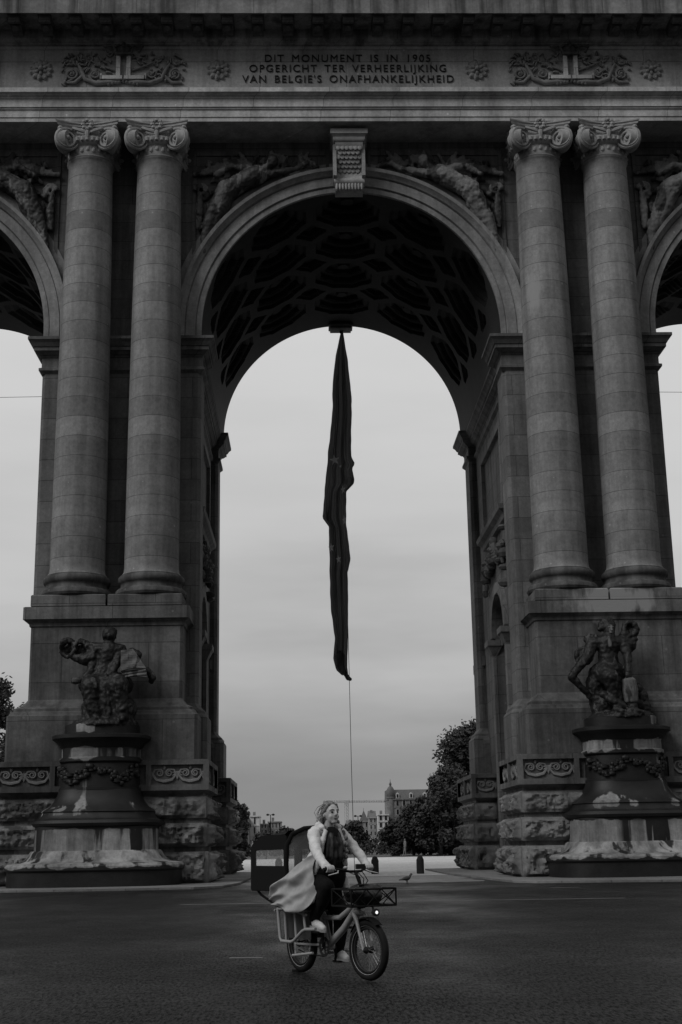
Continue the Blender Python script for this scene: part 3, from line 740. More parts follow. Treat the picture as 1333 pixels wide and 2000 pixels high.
# ------------------------------------------------------------------ statues and their pedestals in front of the piers
def statue_pedestal(x, label):
    T = thing('statue_pedestal', label, 'pedestal', (XC + x, 47.6, 0), 0, 'statue pedestals before the arch')
    SM = S_sped if x < 0 else S_sped2
    def part(name, prof, mat, sq=.62, yx=.98):
        mat = SM; mb = MB(); mb.lathe(0, 0, prof, 64, sq, yx); return mb.build(name, mat, T, 30)
    part('step', [(2.95, .07), (2.95, .55), (3.03, .62), (3.03, .74), (2.95, .82), (2.62, .86), (2.45, .92), (2.33, 1.05), (2.25, 1.2), (2.2, 1.24)], S_sped, .5)
    part('die', [(2.12, 1.2), (2.10, 2.02), (2.06, 2.06)], S_sped, .45)
    part('base_moulding', [(2.08, 2.0), (2.22, 2.06), (2.28, 2.15), (2.22, 2.25), (2.08, 2.29), (2.04, 2.33), (1.96, 2.44), (1.94, 2.52), (1.98, 2.54), (1.92, 2.6), (1.74, 2.72), (1.58, 2.9), (1.47, 3.12), (1.43, 3.3)], S_sped, .62)
    part('drum', [(1.45, 3.28), (1.45, 3.36), (1.40, 3.38), (1.37, 4.2), (1.40, 4.22), (1.45, 4.27), (1.45, 4.38), (1.38, 4.42), (1.38, 4.74)], S_sped, .7)
    part('cornice', [(1.38, 4.72), (1.45, 4.78), (1.5, 4.9), (1.62, 5.0), (1.74, 5.06), (1.74, 5.17), (1.68, 5.2), (1.32, 5.22), (1.32, 5.55), (1.2, 5.6)], S_sped, .75)
    mb = MB(); rnd = random.Random(int(x * 10))
    for k in range(110):
        a = -PI / 2 + rnd.uniform(-1.25, 1.25); z = 3.8 + .16 * math.cos(6 * (a + PI / 2)) + rnd.uniform(-.16, .16); q = 1.42
        mb.ball((math.copysign(abs(math.cos(a)) ** .7, math.cos(a)) * q, -abs(math.sin(a)) ** .7 * q * .98, z), (rnd.uniform(.06, .16), .10, rnd.uniform(.05, .13)), 7)
    mb.build('garland_carving', SM, T, 60)
    return T
statue_pedestal(-9.36, 'stained round stone pedestal carrying the statue with the open book')
statue_pedestal(9.36, 'stained round stone pedestal carrying the statue with the barrel')
def statue_book():
    mb = MB()
    X = lambda cx: (cx - 588) * .0032
    Z = lambda cy: 5.62 + (1225 - cy) * .0030
    p = lambda cx, cy, y=0: (X(cx), y - .35, Z(cy))
    mb.ball(p(648, 150), (.255, .30, .30), 16); mb.ball(p(650, 120, .08), (.27, .27, .20), 14); mb.ball(p(650, 180, -.24), (.06, .1, .09), 8)
    mb.cap(p(650, 200), p(648, 330), .16, .20)
    mb.chain([p(520, 345), p(640, 335), p(775, 345)], [.24, .28, .24])
    mb.chain([p(640, 360), p(625, 500), p(610, 660)], [.40, .36, .42], 16)
    mb.chain([p(540, 340), p(460, 300, .1), p(380, 265, .1)], [.22, .20, .14])
    for c, r in (((335, 335), .27), ((185, 310), .24)):      # rolls of wind-blown drapery
        cx, cz = X(c[0]), Z(c[1]); pts = [(cx + r * math.cos(a) * 1.0, -.3 + .08 * math.sin(a * 2), cz + r * 1.25 * math.sin(a)) for a in [2 * PI * k / 16 for k in range(17)]]
        mb.chain(pts, .10, 8); mb.ball((cx, -.15, cz), (r * .75, .12, r * .9), 10)
    mb.chain([p(480, 420), p(380, 455), p(230, 420)], [.26, .22, .10])
    mb.chain([p(500, 420), p(455, 600, -.1), p(395, 690, -.3), p(330, 725, -.45)], [.2, .17, .13, .10]); mb.ball(p(310, 728, -.5), (.16, .14, .12), 10)
    for k in range(4): mb.cap(p(300, 715 + k * 12, -.5), p(262, 710 + k * 18, -.58), .035, .025, 6)
    mb.chain([p(770, 360), p(745, 500, -.2), p(700, 640, -.45)], [.22, .18, .13]); mb.ball(p(690, 650, -.5), (.17, .14, .12), 10)
    # open book: two leaves on a thick block
    bk = MB()
    for quad, bul in ((((800, 362), (935, 345), (1085, 580), (800, 612)), .16), (((805, 612), (1080, 582), (1100, 690), (835, 690)), .10)):
        A_, B_, C_, D_ = [Vector((X(a_), -.74, Z(b_))) for a_, b_ in quad]; n_ = 10; vv = []; ff = []
        for i in range(n_ + 1):
            for j in range(n_ + 1):
                u, v = i / n_, j / n_; q_ = A_.lerp(B_, u).lerp(D_.lerp(C_, u), v); q_.y -= bul * math.sin(PI * u) * (.5 + .5 * v) + .02 * math.sin(v * 14 + u * 5); q_.z += .05 * math.sin(PI * u) * (v - .4); vv.append(tuple(q_))
        m_ = (n_ + 1) ** 2; vv += [(x_, y_ + .16, z_) for x_, y_, z_ in vv]
        for i in range(n_):
            for j in range(n_): k = i * (n_ + 1) + j; ff += [(k, k + 1, k + n_ + 2, k + n_ + 1), (m_ + k, m_ + k + n_ + 1, m_ + k + n_ + 2, m_ + k + 1)]
        for i in range(n_):
            for k, l in ((i, i + 1), (n_ * (n_ + 1) + i, n_ * (n_ + 1) + i + 1), (i * (n_ + 1), (i + 1) * (n_ + 1)), (i * (n_ + 1) + n_, (i + 1) * (n_ + 1) + n_)): ff.append((k, l, m_ + l, m_ + k))
        bk.add(vv, ff)
    mb.chain([p(900, 350, .1), p(970, 400, .1), p(960, 470, .1)], [.14, .16, .12]); mb.chain([p(1080, 590), p(1150, 680), p(1130, 730)], [.14, .12, .07])
    # seated lap and skirts
    mb.ball(p(620, 760, .1), (1.0, .75, .5), 18)
    mb.chain([p(560, 740), p(480, 790, -.55), p(500, 980, -.6), p(560, 1160, -.6)], [.42, .36, .28, .22], 14)
    mb.chain([p(690, 730), p(790, 780, -.6), p(820, 980, -.6), p(850, 1160, -.6)], [.42, .38, .28, .22], 14)
    mb.ball(p(660, 1050, .05), (1.02, .7, .65), 18)
    for k in range(13):
        a = -1.15 + 2.3 * k / 12; x1 = math.sin(a); mb.chain([(.2 + x1 * .55, -.75 * math.cos(a) - .2, 7.0), (.18 + x1 * .85, -.85 * math.cos(a) - .15, 6.3), (.2 + x1 * .95, -.8 * math.cos(a) - .15, 5.7)], [.10, .09, .11], 8)
    mb.chain([p(790, 1060, -.75), p(860, 1070, -.8), p(930, 1030, -.6)], [.06, .08, .07], 8)
    for cx in (560, 850): mb.chain([p(cx, 1180, -.7), p(cx + 10, 1190, -.95)], [.14, .10])
    mb.lathe(.1, -.2, [(1.2, 5.5), (1.2, 5.6), (1.1, 5.72), (.6, 5.8)], 24)
    o = fuse(mb, 'stone_statue', S_stat, .038, None, 1, [(.5, .10), (.12, .09)], (XC - 9.36, 47.6, 0))
    tag(o, 'blackened seated statue holding an open book beside swirling drapery', 'statue', 'statues before the arch')
    bk.build('book', S_stat2, o)
    q = MB(); q.ball(p(310, 728, -.52), (.17, .15, .13), 10); q.build('hand', S_stat2, o, True)
statue_book()
def statue_barrel():
    mb = MB()
    X = lambda cx: (cx - 740) * .00300 - .05
    Z = lambda cy: 5.62 + (1290 - cy) * .00295
    p = lambda cx, cy, y=0: (X(cx), y - .35, Z(cy))
    mb.ball(p(682, 215), (.20, .24, .28), 16); mb.ball(p(685, 245, -.18), (.10, .10, .12), 8); mb.cap(p(688, 195, -.22), p(690, 225, -.28), .035, .05, 8)
    for q in ((665, 130, .17), (600, 150, .14), (575, 205, .13), (730, 150, .14), (735, 200, .10), (640, 110, .14), (700, 110, .15), (620, 180, .16)): mb.ball(p(q[0], q[1], .02), q[2], 12)
    mb.cap(p(680, 290), p(670, 380), .14, .18)
    mb.chain([p(480, 380), p(660, 390), p(860, 390)], [.26, .30, .26]); mb.chain([p(660, 400), p(650, 530), p(650, 680)], [.42, .36, .38], 16)
    for q in ((445, 345, .22), (520, 345, .20), (380, 540, .26), (880, 310, .24), (930, 400, .26), (1000, 260, .15), (980, 340, .16), (930, 320, .16), (330, 500, .18)): mb.ball(p(*q[:2], .05), (q[2], q[2] * .9, q[2] * 1.1), 12)
    pts = [(X(945) + .24 * math.cos(a), -.35, Z(210) + .26 * math.sin(a)) for a in [2 * PI * k / 14 for k in range(15)]]; mb.chain(pts, .10, 8)
    mb.ball((X(945), -.2, Z(210)), (.2, .08, .22), 10)
    pts = [(X(350) + .26 * math.cos(a), -.35, Z(540) + .30 * math.sin(a)) for a in [2 * PI * k / 14 for k in range(15)]]; mb.chain(pts, .09, 8)
    mb.chain([p(450, 420), p(390, 560, -.1), p(320, 625, -.2), p(220, 740, -.3), p(160, 815, -.35)], [.24, .22, .17, .16, .14])
    mb.chain([p(160, 815, -.35), p(250, 910, -.3), p(380, 1040, -.15), p(480, 1140, -.05)], [.15, .12, .11, .09])
    mb.chain([p(850, 400, -.1), p(870, 560, -.25), p(845, 700, -.45), p(840, 760, -.55)], [.22, .17, .13, .11])
    for k in range(4): mb.cap(p(815 + k * 20, 770, -.6), p(810 + k * 22, 845, -.62), .035, .028, 6)
    br = MB(); main = mb; mb = br
    for k in range(14):      # staved barrel
        a = 2 * PI * k / 14; c, s_ = math.cos(a), math.sin(a)
        mb.chain([(X(850) + .19 * c, -.85 + .19 * s_, Z(870)), (X(850) + .23 * c, -.85 + .23 * s_, Z(1000)), (X(855) + .19 * c, -.85 + .19 * s_, Z(1130))], [.06, .07, .06], 6)
    mb.cap((X(850), -.85, Z(880)), (X(855), -.85, Z(1120)), .2); mb = main; mb.cap(p(860, 1120, -.5), p(860, 1230, -.5), .16, .2)
    mb.ball(p(640, 740, .1), (.72, .62, .42), 16)
    mb.chain([p(560, 740), p(610, 830, -.6), p(625, 960, -.6), p(640, 1090, -.6)], [.38, .32, .2, .14], 14)
    mb.chain([p(500, 800, .1), p(470, 880, .1), p(490, 1000, .1), p(520, 1200, .1)], [.32, .34, .32, .34], 12)
    mb.chain([p(520, 1040, -.55), p(600, 1120, -.65), p(750, 1200, -.7)], [.14, .15, .12]); mb.chain([p(560, 1030, -.5), p(680, 1120, -.6), p(770, 1180, -.65)], [.09, .09, .07])
    mb.chain([p(700, 860, -.3), p(700, 1000, -.35), p(720, 1180, -.4)], [.22, .2, .2]); mb.chain([p(640, 1230, -.75), p(700, 1250, -.95)], [.15, .1]); mb.chain([p(820, 1250, -.8), p(940, 1270, -.9)], [.16, .1])
    mb.ball(p(700, 1120, .15), (.85, .6, .55), 16)
    for q in ((1000, 960, .2), (1030, 1060, .28), (990, 1150, .33), (1060, 1180, .26)): mb.ball(p(q[0], q[1], .15), (q[2], .35, q[2] * 1.2), 10)
    mb.lathe(.05, -.2, [(1.18, 5.5), (1.18, 5.62), (1.02, 5.72), (.6, 5.8)], 24)
    o = fuse(mb, 'stone_statue', S_stat, .038, None, 1, [(.5, .10), (.12, .09)], (XC + 9.36, 47.6, 0))
    tag(o, 'blackened seated statue with a curly head resting one hand on a barrel', 'statue', 'statues before the arch')
    fuse(br, 'barrel', S_stat2, .03, o, 1)
    q = MB(); q.ball(p(688, 228, -.17), (.125, .13, .22), 14); q.cap(p(690, 205, -.30), p(692, 240, -.35), .03, .05, 8); q.ball(p(690, 268, -.28), (.06, .05, .03), 8); q.cap(p(658, 195, -.28), p(677, 196, -.30), .025, .025, 8); q.cap(p(704, 196, -.30), p(720, 195, -.28), .025, .025, 8); fuse(q, 'face', S_stat2, .02, o, 1)
    q = MB(); q.cap(p(655, 350, -.30), p(655, 440, -.40), .09, .07, 10); q.build('chest', S_stat2, o, True)
statue_barrel()

# ------------------------------------------------------------------ banner flag hanging from the far crown
def flag():
    FY = 64.35
    L = [(27.79, 2.10), (26.14, 1.74), (24.67, 1.57), (22.89, 1.52), (21.25, 1.32), (17.91, .98), (17.41, .94), (16.96, 1.26), (14.26, 1.26), (12.52, 1.31), (11.28, 1.48), (10.24, 1.37), (9.67, 1.52), (9.39, 1.8)]
    Rr = [(27.79, 2.14), (25.93, 2.38), (23.61, 2.57), (21.65, 2.47), (20.62, 2.48), (20.26, 2.67), (20.01, 2.5), (19.4, 2.61), (19.2, 2.55), (18.82, 2.18), (17.0, 2.16), (15.23, 2.33), (14.54, 2.17), (13.09, 2.17), (11.65, 2.14), (9.76, 2.06), (9.34, 2.12)]
    def at(T, z):
        for (z0, a), (z1, b) in zip(T, T[1:]):
            if z <= z0 and z >= z1: return a + (b - a) * (z0 - z) / max(1e-6, z0 - z1)
        return T[-1][1]
    T = thing('hanging_flag', 'long dark star-spangled flag hanging folded from the crown of the middle arch', 'flag', (0, FY, 0))
    nz_, nx = 150, 44; vs = []; fs = []
    for j in range(nz_ + 1):
        z = 27.79 - (27.79 - 9.4) * j / nz_; a, b = at(L, z), at(Rr, z); w = b - a
        for i in range(nx + 1):
            t = i / nx; x = a + w * t + .015 * noise.noise(Vector((t * 4, z * .7, 3))) + .035 * (t - .5) * noise.noise(Vector((round(t) * 7, z * 1.6, 5))) * 2 * min(1, w)
            y = .20 * min(1, w) * (math.sin(t * 17 + .25 * math.sin(z * .7) + .5 * noise.noise(Vector((t * 2, z * .3, 0)))) + .5 * math.sin(t * 41 + z * .25)) + .12 * noise.noise(Vector((t * 2, z * .5, 9)))
            vs.append((x, y, z))
    for j in range(nz_):
        for i in range(nx): k = j * (nx + 1) + i; fs.append((k, k + 1, k + nx + 2, k + nx + 1))
    mb = MB(); mb.add(vs, fs)
    M = Mat('flag_cloth'); fo = M.noise(1.0, 4, .6, None, (7, 7, .22)); val = M.rng(fo, .38, .64, .015, .20)
    fm = M.out(val, .75, M.noise(2, 4, .6, None, (6, 6, .3)), .5, .05)
    tr = M.n('ShaderNodeBsdfTranslucent'); tr.inputs[0].default_value = g(.13); ad = M.n('ShaderNodeMixShader'); ad.inputs[0].default_value = .3
    M.l(M.b.outputs[0], ad.inputs[1]); M.l(tr.outputs[0], ad.inputs[2]); M.l(ad.outputs[0], M.t.nodes['Material Output'].inputs[0])
    c = mb.build('cloth', fm, T, 60)
    sm = plain('flag_star', .75, .8)
    for (x, z, r, sq) in ((1.60, 20.38, .28, .9), (1.89, 20.04, .08, .8), (2.0, 18.8, .24, .5), (2.03, 17.2, .28, .3), (1.36, 15.78, .25, .6), (1.71, 15.18, .22, .6)):
        pts = []
        for k in range(10):
            a = PI / 2 + k * PI / 5 + .15; q = r if k % 2 == 0 else r * .42; pts.append((x + q * math.cos(a) * sq, z + q * math.sin(a)))
        mb = MB(); mb.prism(pts, 'y', -.43, -.40); mb.build('star', sm, T)
    mp = plain('flag_pale_cloth', .35, .8)
    for tri in ([(.97, 17.4), (1.26, 17.95), (1.26, 16.98)], [(2.2, 19.6), (2.5, 19.55), (2.6, 19.4), (2.54, 19.2), (2.2, 18.84)], [(2.2, 15.6), (2.32, 15.25), (2.2, 14.65)]):
        mb = MB(); mb.prism(tri, 'y', .05, .07); mb.build('hem', mp, T)
    mb = MB(); mb.chain([(1.95, 0, 9.5), (2.1, 0, 9.25), (2.2, .02, 9.2)], [.10, .12, .09], 8); mb.chain([(1.7, 0, 10.4), (1.72, 0, 9.9), (1.95, 0, 9.45)], [.25, .2, .1], 8)
    mb.build('knot', fm, T, True)
    mb = MB(); mb.tube([(2.14, 0, 11.7), (2.16, .02, 9.0), (2.18, 0, 5.0), (2.24, 0, .0)], .014, 6); mb.build('rope', M_black, T)
    mb = MB(); mb.tube([(2.03, 0, 28.0), (2.03, 0, 27.5)], .05, 8); mb.build('hook', M_black, T)
flag()
# thin overhead cable across the side bays, behind the arch
for x0, x1, z0, z1, side in ((-60, -9.95, 21.7, 21.5, 'left'), (14.05, 62, 21.5, 21.6, 'right')):
    mb = MB(); mb.tube([(x0 + (x1 - x0) * k / 12, 57, z0 + (z1 - z0) * k / 12 - .25 * math.sin(PI * k / 12)) for k in range(13)], .011, 5)
    tag(mb.build('overhead_cable', M_black), 'thin overhead cable crossing the sky in the %s side bay' % side, 'cable', 'overhead cables')
# ------------------------------------------------------------------ plaza furniture and the far street
def bollard(x, y, label, first=[]):
    if not first:
        mb = MB(); mb.lathe(0, 0, [(.165, 0), (.165, .55), (.16, .60), (.135, .63), (.13, .66), (.10, .72), (.05, .75), (.01, .76)], 20); o = mb.build('bollard', M_boll, None, 30); first.append(o)
    else: o = first[0].copy(); COL.objects.link(o)
    o.location = (x, y, .008); tag(o, label, 'bollard', 'bollards along the plaza edge')
bollard(2.98, 59.6, 'round-topped stone bollard just right of the cyclist\'s outstretched hand')
bollard(4.90, 58.6, 'round-topped stone bollard standing behind the pigeon')
bollard(-1.28, 60.2, 'round-topped stone bollard seen through the side window of the bike canopy')
def pigeon():
    T = thing('pigeon', 'small dark pigeon walking on the worn setts under the arch', 'pigeon', (3.27, 44.6, .006), R(8))
    mb = MB(); mb.ball((0, 0, .17), (.13, .07, .075), 14, Matrix.Rotation(-.2, 3, 'Y')); mb.chain([(.09, 0, .21), (.14, 0, .28)], [.05, .035]); mb.ball((.15, 0, .30), (.042, .035, .036), 10); mb.chain([(-.1, 0, .15), (-.25, 0, .12)], [.045, .02])
    for s in (-1, 1): mb.ball((-.02, s * .06, .18), (.13, .02, .05), 10, Matrix.Rotation(-.15, 3, 'Y'))
    for x, s in ((-.02, -.03), (.04, .03)): mb.chain([(x * .5, s, .12), (x, s, .012)], [.018, .009], 6); mb.chain([(x - .02, s, .008), (x + .05, s, .008)], [.007, .005], 6)
    b = fuse(mb, 'body', M_bird, .0075, T, 1)
    mb = MB(); mb.lathe(0, 0, [(.010, 0), (.002, .04)], 8); mb.xf(Matrix.Translation((.188, 0, .298)) @ Matrix.Rotation(PI / 2 + .2, 4, 'Y')); mb.build('beak', M_plast, T)
pigeon()
def lamp_post(x, y, h, label):
    T = thing('street_lamp', label, 'street lamp', (x, y, 0), 0, 'twin street lamps beyond the plaza')
    mb = MB(); mb.tube([(0, 0, 0), (0, 0, 1.2), (0, 0, h)], [.16, .12, .08], 8); mb.build('pole', M_black, T)
    for s in (-1, 1):
        mb = MB(); mb.tube([(0, 0, h - .1), (s * .35, 0, h + .05)], .05, 6); mb.build('arm', M_black, T)
        mb = MB(); mb.lathe(s * .62, 0, [(.12, h - .22), (.34, h - .1), (.34, h + .05), (.2, h + .2), (.05, h + .25)], 10); mb.build('lamp_head', M_plast, T)
lamp_post(-8.2, 300, 8.0, 'tall twin-headed street lamp before the flat-roofed buildings on the left')
lamp_post(11.8, 310, 7.6, 'twin-headed street lamp beside the pointed roof on the right')

def leaf_mat(name, v):
    M = Mat(name); nz = M.noise(.45, 3); n2 = M.noise(4, 2)
    return M.out(M.math('MULTIPLY', M.rng(nz, .3, .7, v * .55, v * 1.5), M.rng(n2, .3, .7, .7, 1.3)), .7, None, spec=.25)
LEAF = [leaf_mat('foliage_dark', .032), leaf_mat('foliage_mid', .050)]
M_bark = plain('bark', .03, .9, .4, 6)
def tree(name, x, y, h, w, label, n=5200, seed=1, lm=0, leaf=.34, low=.18, dx=1.0, group='trees beyond the arch'):
    rnd = random.Random(seed); T = thing(name, label, 'tree', (x, y, 0), 0, group)
    mb = MB(); mb.tube([(0, 0, 0), (.1, 0, h * .25), (-.1, .1, h * .55), (0, 0, h * .85)], [h * .032, h * .024, h * .016, h * .004], 8)
    lobes = []
    for k in range(34):
        a = rnd.uniform(0, 2 * PI); t = rnd.random(); z = h * (low + (1 - low) * (.08 + .86 * t)); q = math.sin(PI * min(1, .18 + .80 * t)) ** .7
        r = w * q * rnd.uniform(.35, .88); c = Vector((r * math.cos(a) * dx, r * math.sin(a), z)); lobes.append((c, w * rnd.uniform(.20, .40)))
        if k % 3 == 0: mb.tube([(0, 0, z * .6), tuple(c * .6 + Vector((0, 0, z * .28))), tuple(c)], [h * .010, h * .007, h * .003], 5)
    mb.build('trunk', M_bark, T, True)
    mb = MB(); vs = []; fs = []
    for k in range(n):
        c, r = lobes[rnd.randrange(len(lobes))]
        d = Vector((rnd.gauss(0, 1), rnd.gauss(0, 1), rnd.gauss(0, 1))).normalized() * r * (rnd.random() ** .45) * rnd.uniform(.8, 1.12)
        p = c + d; u = Vector((rnd.gauss(0, 1), rnd.gauss(0, 1), rnd.gauss(0, .8))).normalized(); v = u.orthogonal().normalized(); s = leaf * rnd.uniform(.55, 1.3)
        o = len(vs); vs += [tuple(p - u * s), tuple(p - v * s * .55), tuple(p + u * s), tuple(p + v * s * .55)]; fs.append((o, o + 1, o + 2, o + 3))
    mb.add(vs, fs); mb.build('crown', LEAF[lm], T, fix=False)
tree('tree', 17.9, 146, 13.6, 5.6, 'tallest dense tree filling the gap left of the right-hand pier', 22000, 3, 0, .24, .02)
tree('tree', 14.9, 140, 8.4, 3.9, 'rounded tree in front of the tall dense tree on the right', 20000, 4, 0, .22, .01)
tree('tree', 13.0, 150, 6.0, 3.0, 'low leafy tree below the domed corner building', 11000, 5, 0, .2, .01)
tree('tree', 13.6, 137, 7.6, 2.7, 'round bush-like tree at the left end of the dark tree mass', 9000, 21, 0, .2, .01)
tree('tree', 9.7, 145, 3.7, 1.9, 'lowest shrubby tree at the left foot of the dark trees, under the domed mansion', 6000, 22, 0, .18, .01)
tree('tree', 11.3, 143, 5.2, 2.2, 'second lowest shrubby tree stepping up towards the dark tree mass', 7500, 23, 0, .18, .01)
tree('tree', 22.5, 140, 13.0, 5.0, 'dense tree half hidden behind the right-hand pier', 7000, 6, 0, .30, .03)
tree('tree', -8.2, 152, 6.9, 1.9, 'small dark round tree close beside the left-hand pier', 6000, 7, 0, .2, .08)
tree('tree', -25.4, 108, 15.3, 4.2, 'sparse-topped tree seen through the left side bay', 9000, 8, 1, .2, .12)
tree('tree', -30.5, 112, 13.5, 4.5, 'tree at the very left edge behind the sparse-topped tree', 3500, 9, 0, .30, .1)
tree('tree', 8.6, 240, 5.0, 3.0, 'bushy tree beyond the cyclist\'s shoulder', 4000, 10, 0, .40, .02)
tree('tree', -5.0, 330, 5.0, 3.6, 'distant tree peeping over the bike canopy', 3000, 12, 0, .5, .05)
tree('tree', -10.2, 320, 4.2, 3.4, 'distant tree below the flat-roofed buildings', 3000, 13, 0, .5, .05)
tree('tree', -15.6, 260, 3.6, 3.4, 'bushy tree low behind the small round tree', 3000, 14, 1, .42, .02)
tree('tree', 2.6, 360, 4.6, 5.0, 'distant tree hidden behind the rider', 2500, 15, 0, .5, .02)
# ------------------------------------------------------------------ far street
M_bwhite = stone('pale_render', .62, streak=.2, blotch=.15); M_bgrey = stone('grey_render', .30, streak=.3); M_bbrick = stone('brick_facade', .20, row=.25, wid=.6, streak=.2)
M_roof = plain('slate_roof', .11, .7, .25, 3); M_glass = plain('window_glass', .02, .15, .3, 2); M_wframe = plain('window_surround', .55, .7)
def building(x0, x1, y, h, mat, rows, cols, label, roof='flat', dep=14, z0=1.5, ww=.38, band=None):
    T = thing('town_house', label, 'building', ((x0 + x1) / 2, y, 0), 0, 'town houses beyond the plaza')
    hw = (x1 - x0) / 2; mb = MB(); mb.box(-hw, hw, 0, dep, 0, h)
    for k in range(rows): mb.box(-hw - .06, hw + .06, -.18, 0, z0 + (h - z0) * k / rows - .12, z0 + (h - z0) * k / rows + .1)
    mb.box(-hw - .15, hw + .15, -.4, dep + .1, h - .3, h + .05); mb.build('wall', mat, T)
    cw = 2 * hw / cols; rh = (h - z0) / rows
    for i in range(rows):
        for j in range(cols):
            x = -hw + cw * (j + .5); z = z0 + rh * (i + .2); w = cw * ww / 2 * 1.0
            f = MB(); f.box(x - w - .1, x + w + .1, -.10, .02, z - .1, z + rh * .62 + .12); o = f.build('window', M_wframe if mat is not M_bwhite else M_bgrey, T)
            p = MB(); p.box(x - w, x + w, -.13, -.08, z, z + rh * .62); p.build('pane', M_glass, o)
    if roof == 'mansard':
        mb = MB(); mb.rings([[(-hw, .2, h), (hw, .2, h), (hw, dep, h), (-hw, dep, h)], [(-hw, 2.2, h + 3.0), (hw, 2.2, h + 3.0), (hw, dep - 2, h + 3.0), (-hw, dep - 2, h + 3.0)]]); mb.build('roof', M_roof, T)
        for j in range(3):
            x = -hw + 2 * hw * (j + .75) / 3.4; mb = MB(); mb.prism([(x - .55, h + .2), (x + .55, h + .2), (x + .55, h + 1.6), (x, h + 2.1), (x - .55, h + 1.6)], 'y', .1, 1.6); d = mb.build('dormer', M_wframe, T)
            mb = MB(); mb.box(x - .3, x + .3, .05, .12, h + .4, h + 1.5); mb.build('pane', M_glass, d)
    elif roof == 'gable':
        mb = MB(); mb.prism([(0, h), (dep, h), (dep / 2, h + 2.2)], 'x', -hw, hw); mb.build('roof', M_roof, T)
    elif roof == 'spire':
        mb = MB(); mb.rings([[(-hw, 0, h), (hw, 0, h), (hw, 2 * hw, h), (-hw, 2 * hw, h)], [(-hw * .55, hw * .45, h + 1.5), (hw * .55, hw * .45, h + 1.5), (hw * .55, hw * 1.55, h + 1.5), (-hw * .55, hw * 1.55, h + 1.5)], [(-.08, hw - .08, h + 3.3), (.08, hw - .08, h + 3.3), (.08, hw + .08, h + 3.3), (-.08, hw + .08, h + 3.3)]])
        mb.tube([(0, hw, h + 3.2), (0, hw, h + 4.2)], .06, 6); mb.build('roof', M_roof, T)
    if roof in ('flat', 'gable'):
        mb = MB(); mb.box(-hw * .5, -hw * .5 + .8, 5, 6, h - .2, h + 2.4 if roof == 'gable' else h + 1.3); mb.build('chimney', M_bbrick, T)
    return T
D = building(26.0, 41, 430, 15.2, M_bbrick, 5, 7, 'brick corner mansion with a domed turret and dormers above the trees', 'mansard', 16)
mb = MB(); mb.lathe(-6.4, .8, [(1.3, 0), (1.3, 15.4), (1.5, 15.5), (1.5, 15.9), (1.25, 15.95)], 16); mb.build('turret', M_bbrick, D, 40)
mb = MB(); mb.lathe(-6.4, .8, [(1.25, 15.9), (1.42, 16.4), (1.40, 17.3), (1.15, 18.3), (.75, 19.0), (.35, 19.3), (.32, 19.8), (.5, 19.9), (.12, 20.6), (.03, 21.6)], 16); mb.build('dome', M_roof, D, 40)
building(22.6, 25.9, 425, 10.3, M_bwhite, 4, 2, 'narrow white town house beside the domed mansion', 'flat')
building(20.0, 22.5, 432, 9.6, M_bgrey, 4, 2, 'grey town house with a chimney left of the narrow white house', 'gable')
building(17.2, 20.2, 440, 8.6, M_bgrey, 3, 2, 'grey town house topped by a pointed pyramid roof', 'spire')
building(13.2, 17.0, 450, 7.0, M_bwhite, 3, 3, 'low pale house with a tilted roof left of the pointed roof', 'gable')
building(9.6, 13.0, 470, 5.8, M_bgrey, 2, 3, 'small grey house near the foot of the crane', 'gable')
building(-24.6, -19.8, 392, 10.6, M_bgrey, 4, 3, 'tall grey house half hidden by the left-hand pier', 'flat')
building(-19.7, -17.6, 400, 9.2, M_bgrey, 4, 2, 'narrow grey house between two paler blocks on the left', 'flat')
building(-17.5, -14.6, 410, 10.2, M_bwhite, 3, 1, 'white block with a blank gable wall on the left', 'flat', ww=.12)
building(-14.5, -12.4, 416, 7.9, M_bgrey, 4, 2, 'grey house right of the blank white gable', 'flat')
building(-12.3, -8.2, 420, 8.6, M_bgrey, 3, 4, 'flat-roofed grey apartment block behind the twin-headed lamp', 'flat')
def crane():
    T = thing('tower_crane', 'pale lattice tower crane standing behind the town houses', 'crane', (14.2, 480, 0))
    def lattice(a, b, w, n, name, parent=None):
        mb = MB(); a, b = Vector(a), Vector(b); d = (b - a).normalized(); u = d.orthogonal().normalized() * w; v = d.cross(u)
        C = [u + v, u - v, -u - v, -u + v]
        for c in C: mb.tube([a + c, b + c], .07, 4)
        for k in range(n):
            p, q = a + (b - a) * k / n, a + (b - a) * (k + 1) / n
            for i in range(4): mb.tube([p + C[i], q + C[(i + 1) % 4]], .045, 4)
        return mb.build(name, M_sign, T)
    lattice((0, 0, 0), (0, 0, 16.2), .5, 14, 'mast'); lattice((-8.2, 0, 16.3), (22, 0, 16.1), .28, 34, 'jib')
    mb = MB(); mb.box(-.7, .9, -.7, .7, 15.2, 16.6); mb.build('cab', M_sign, T)
    mb = MB(); mb.box(-8.4, -7.2, -.6, .6, 14.0, 16.4); mb.build('counterweight', M_bgrey, T)
crane()
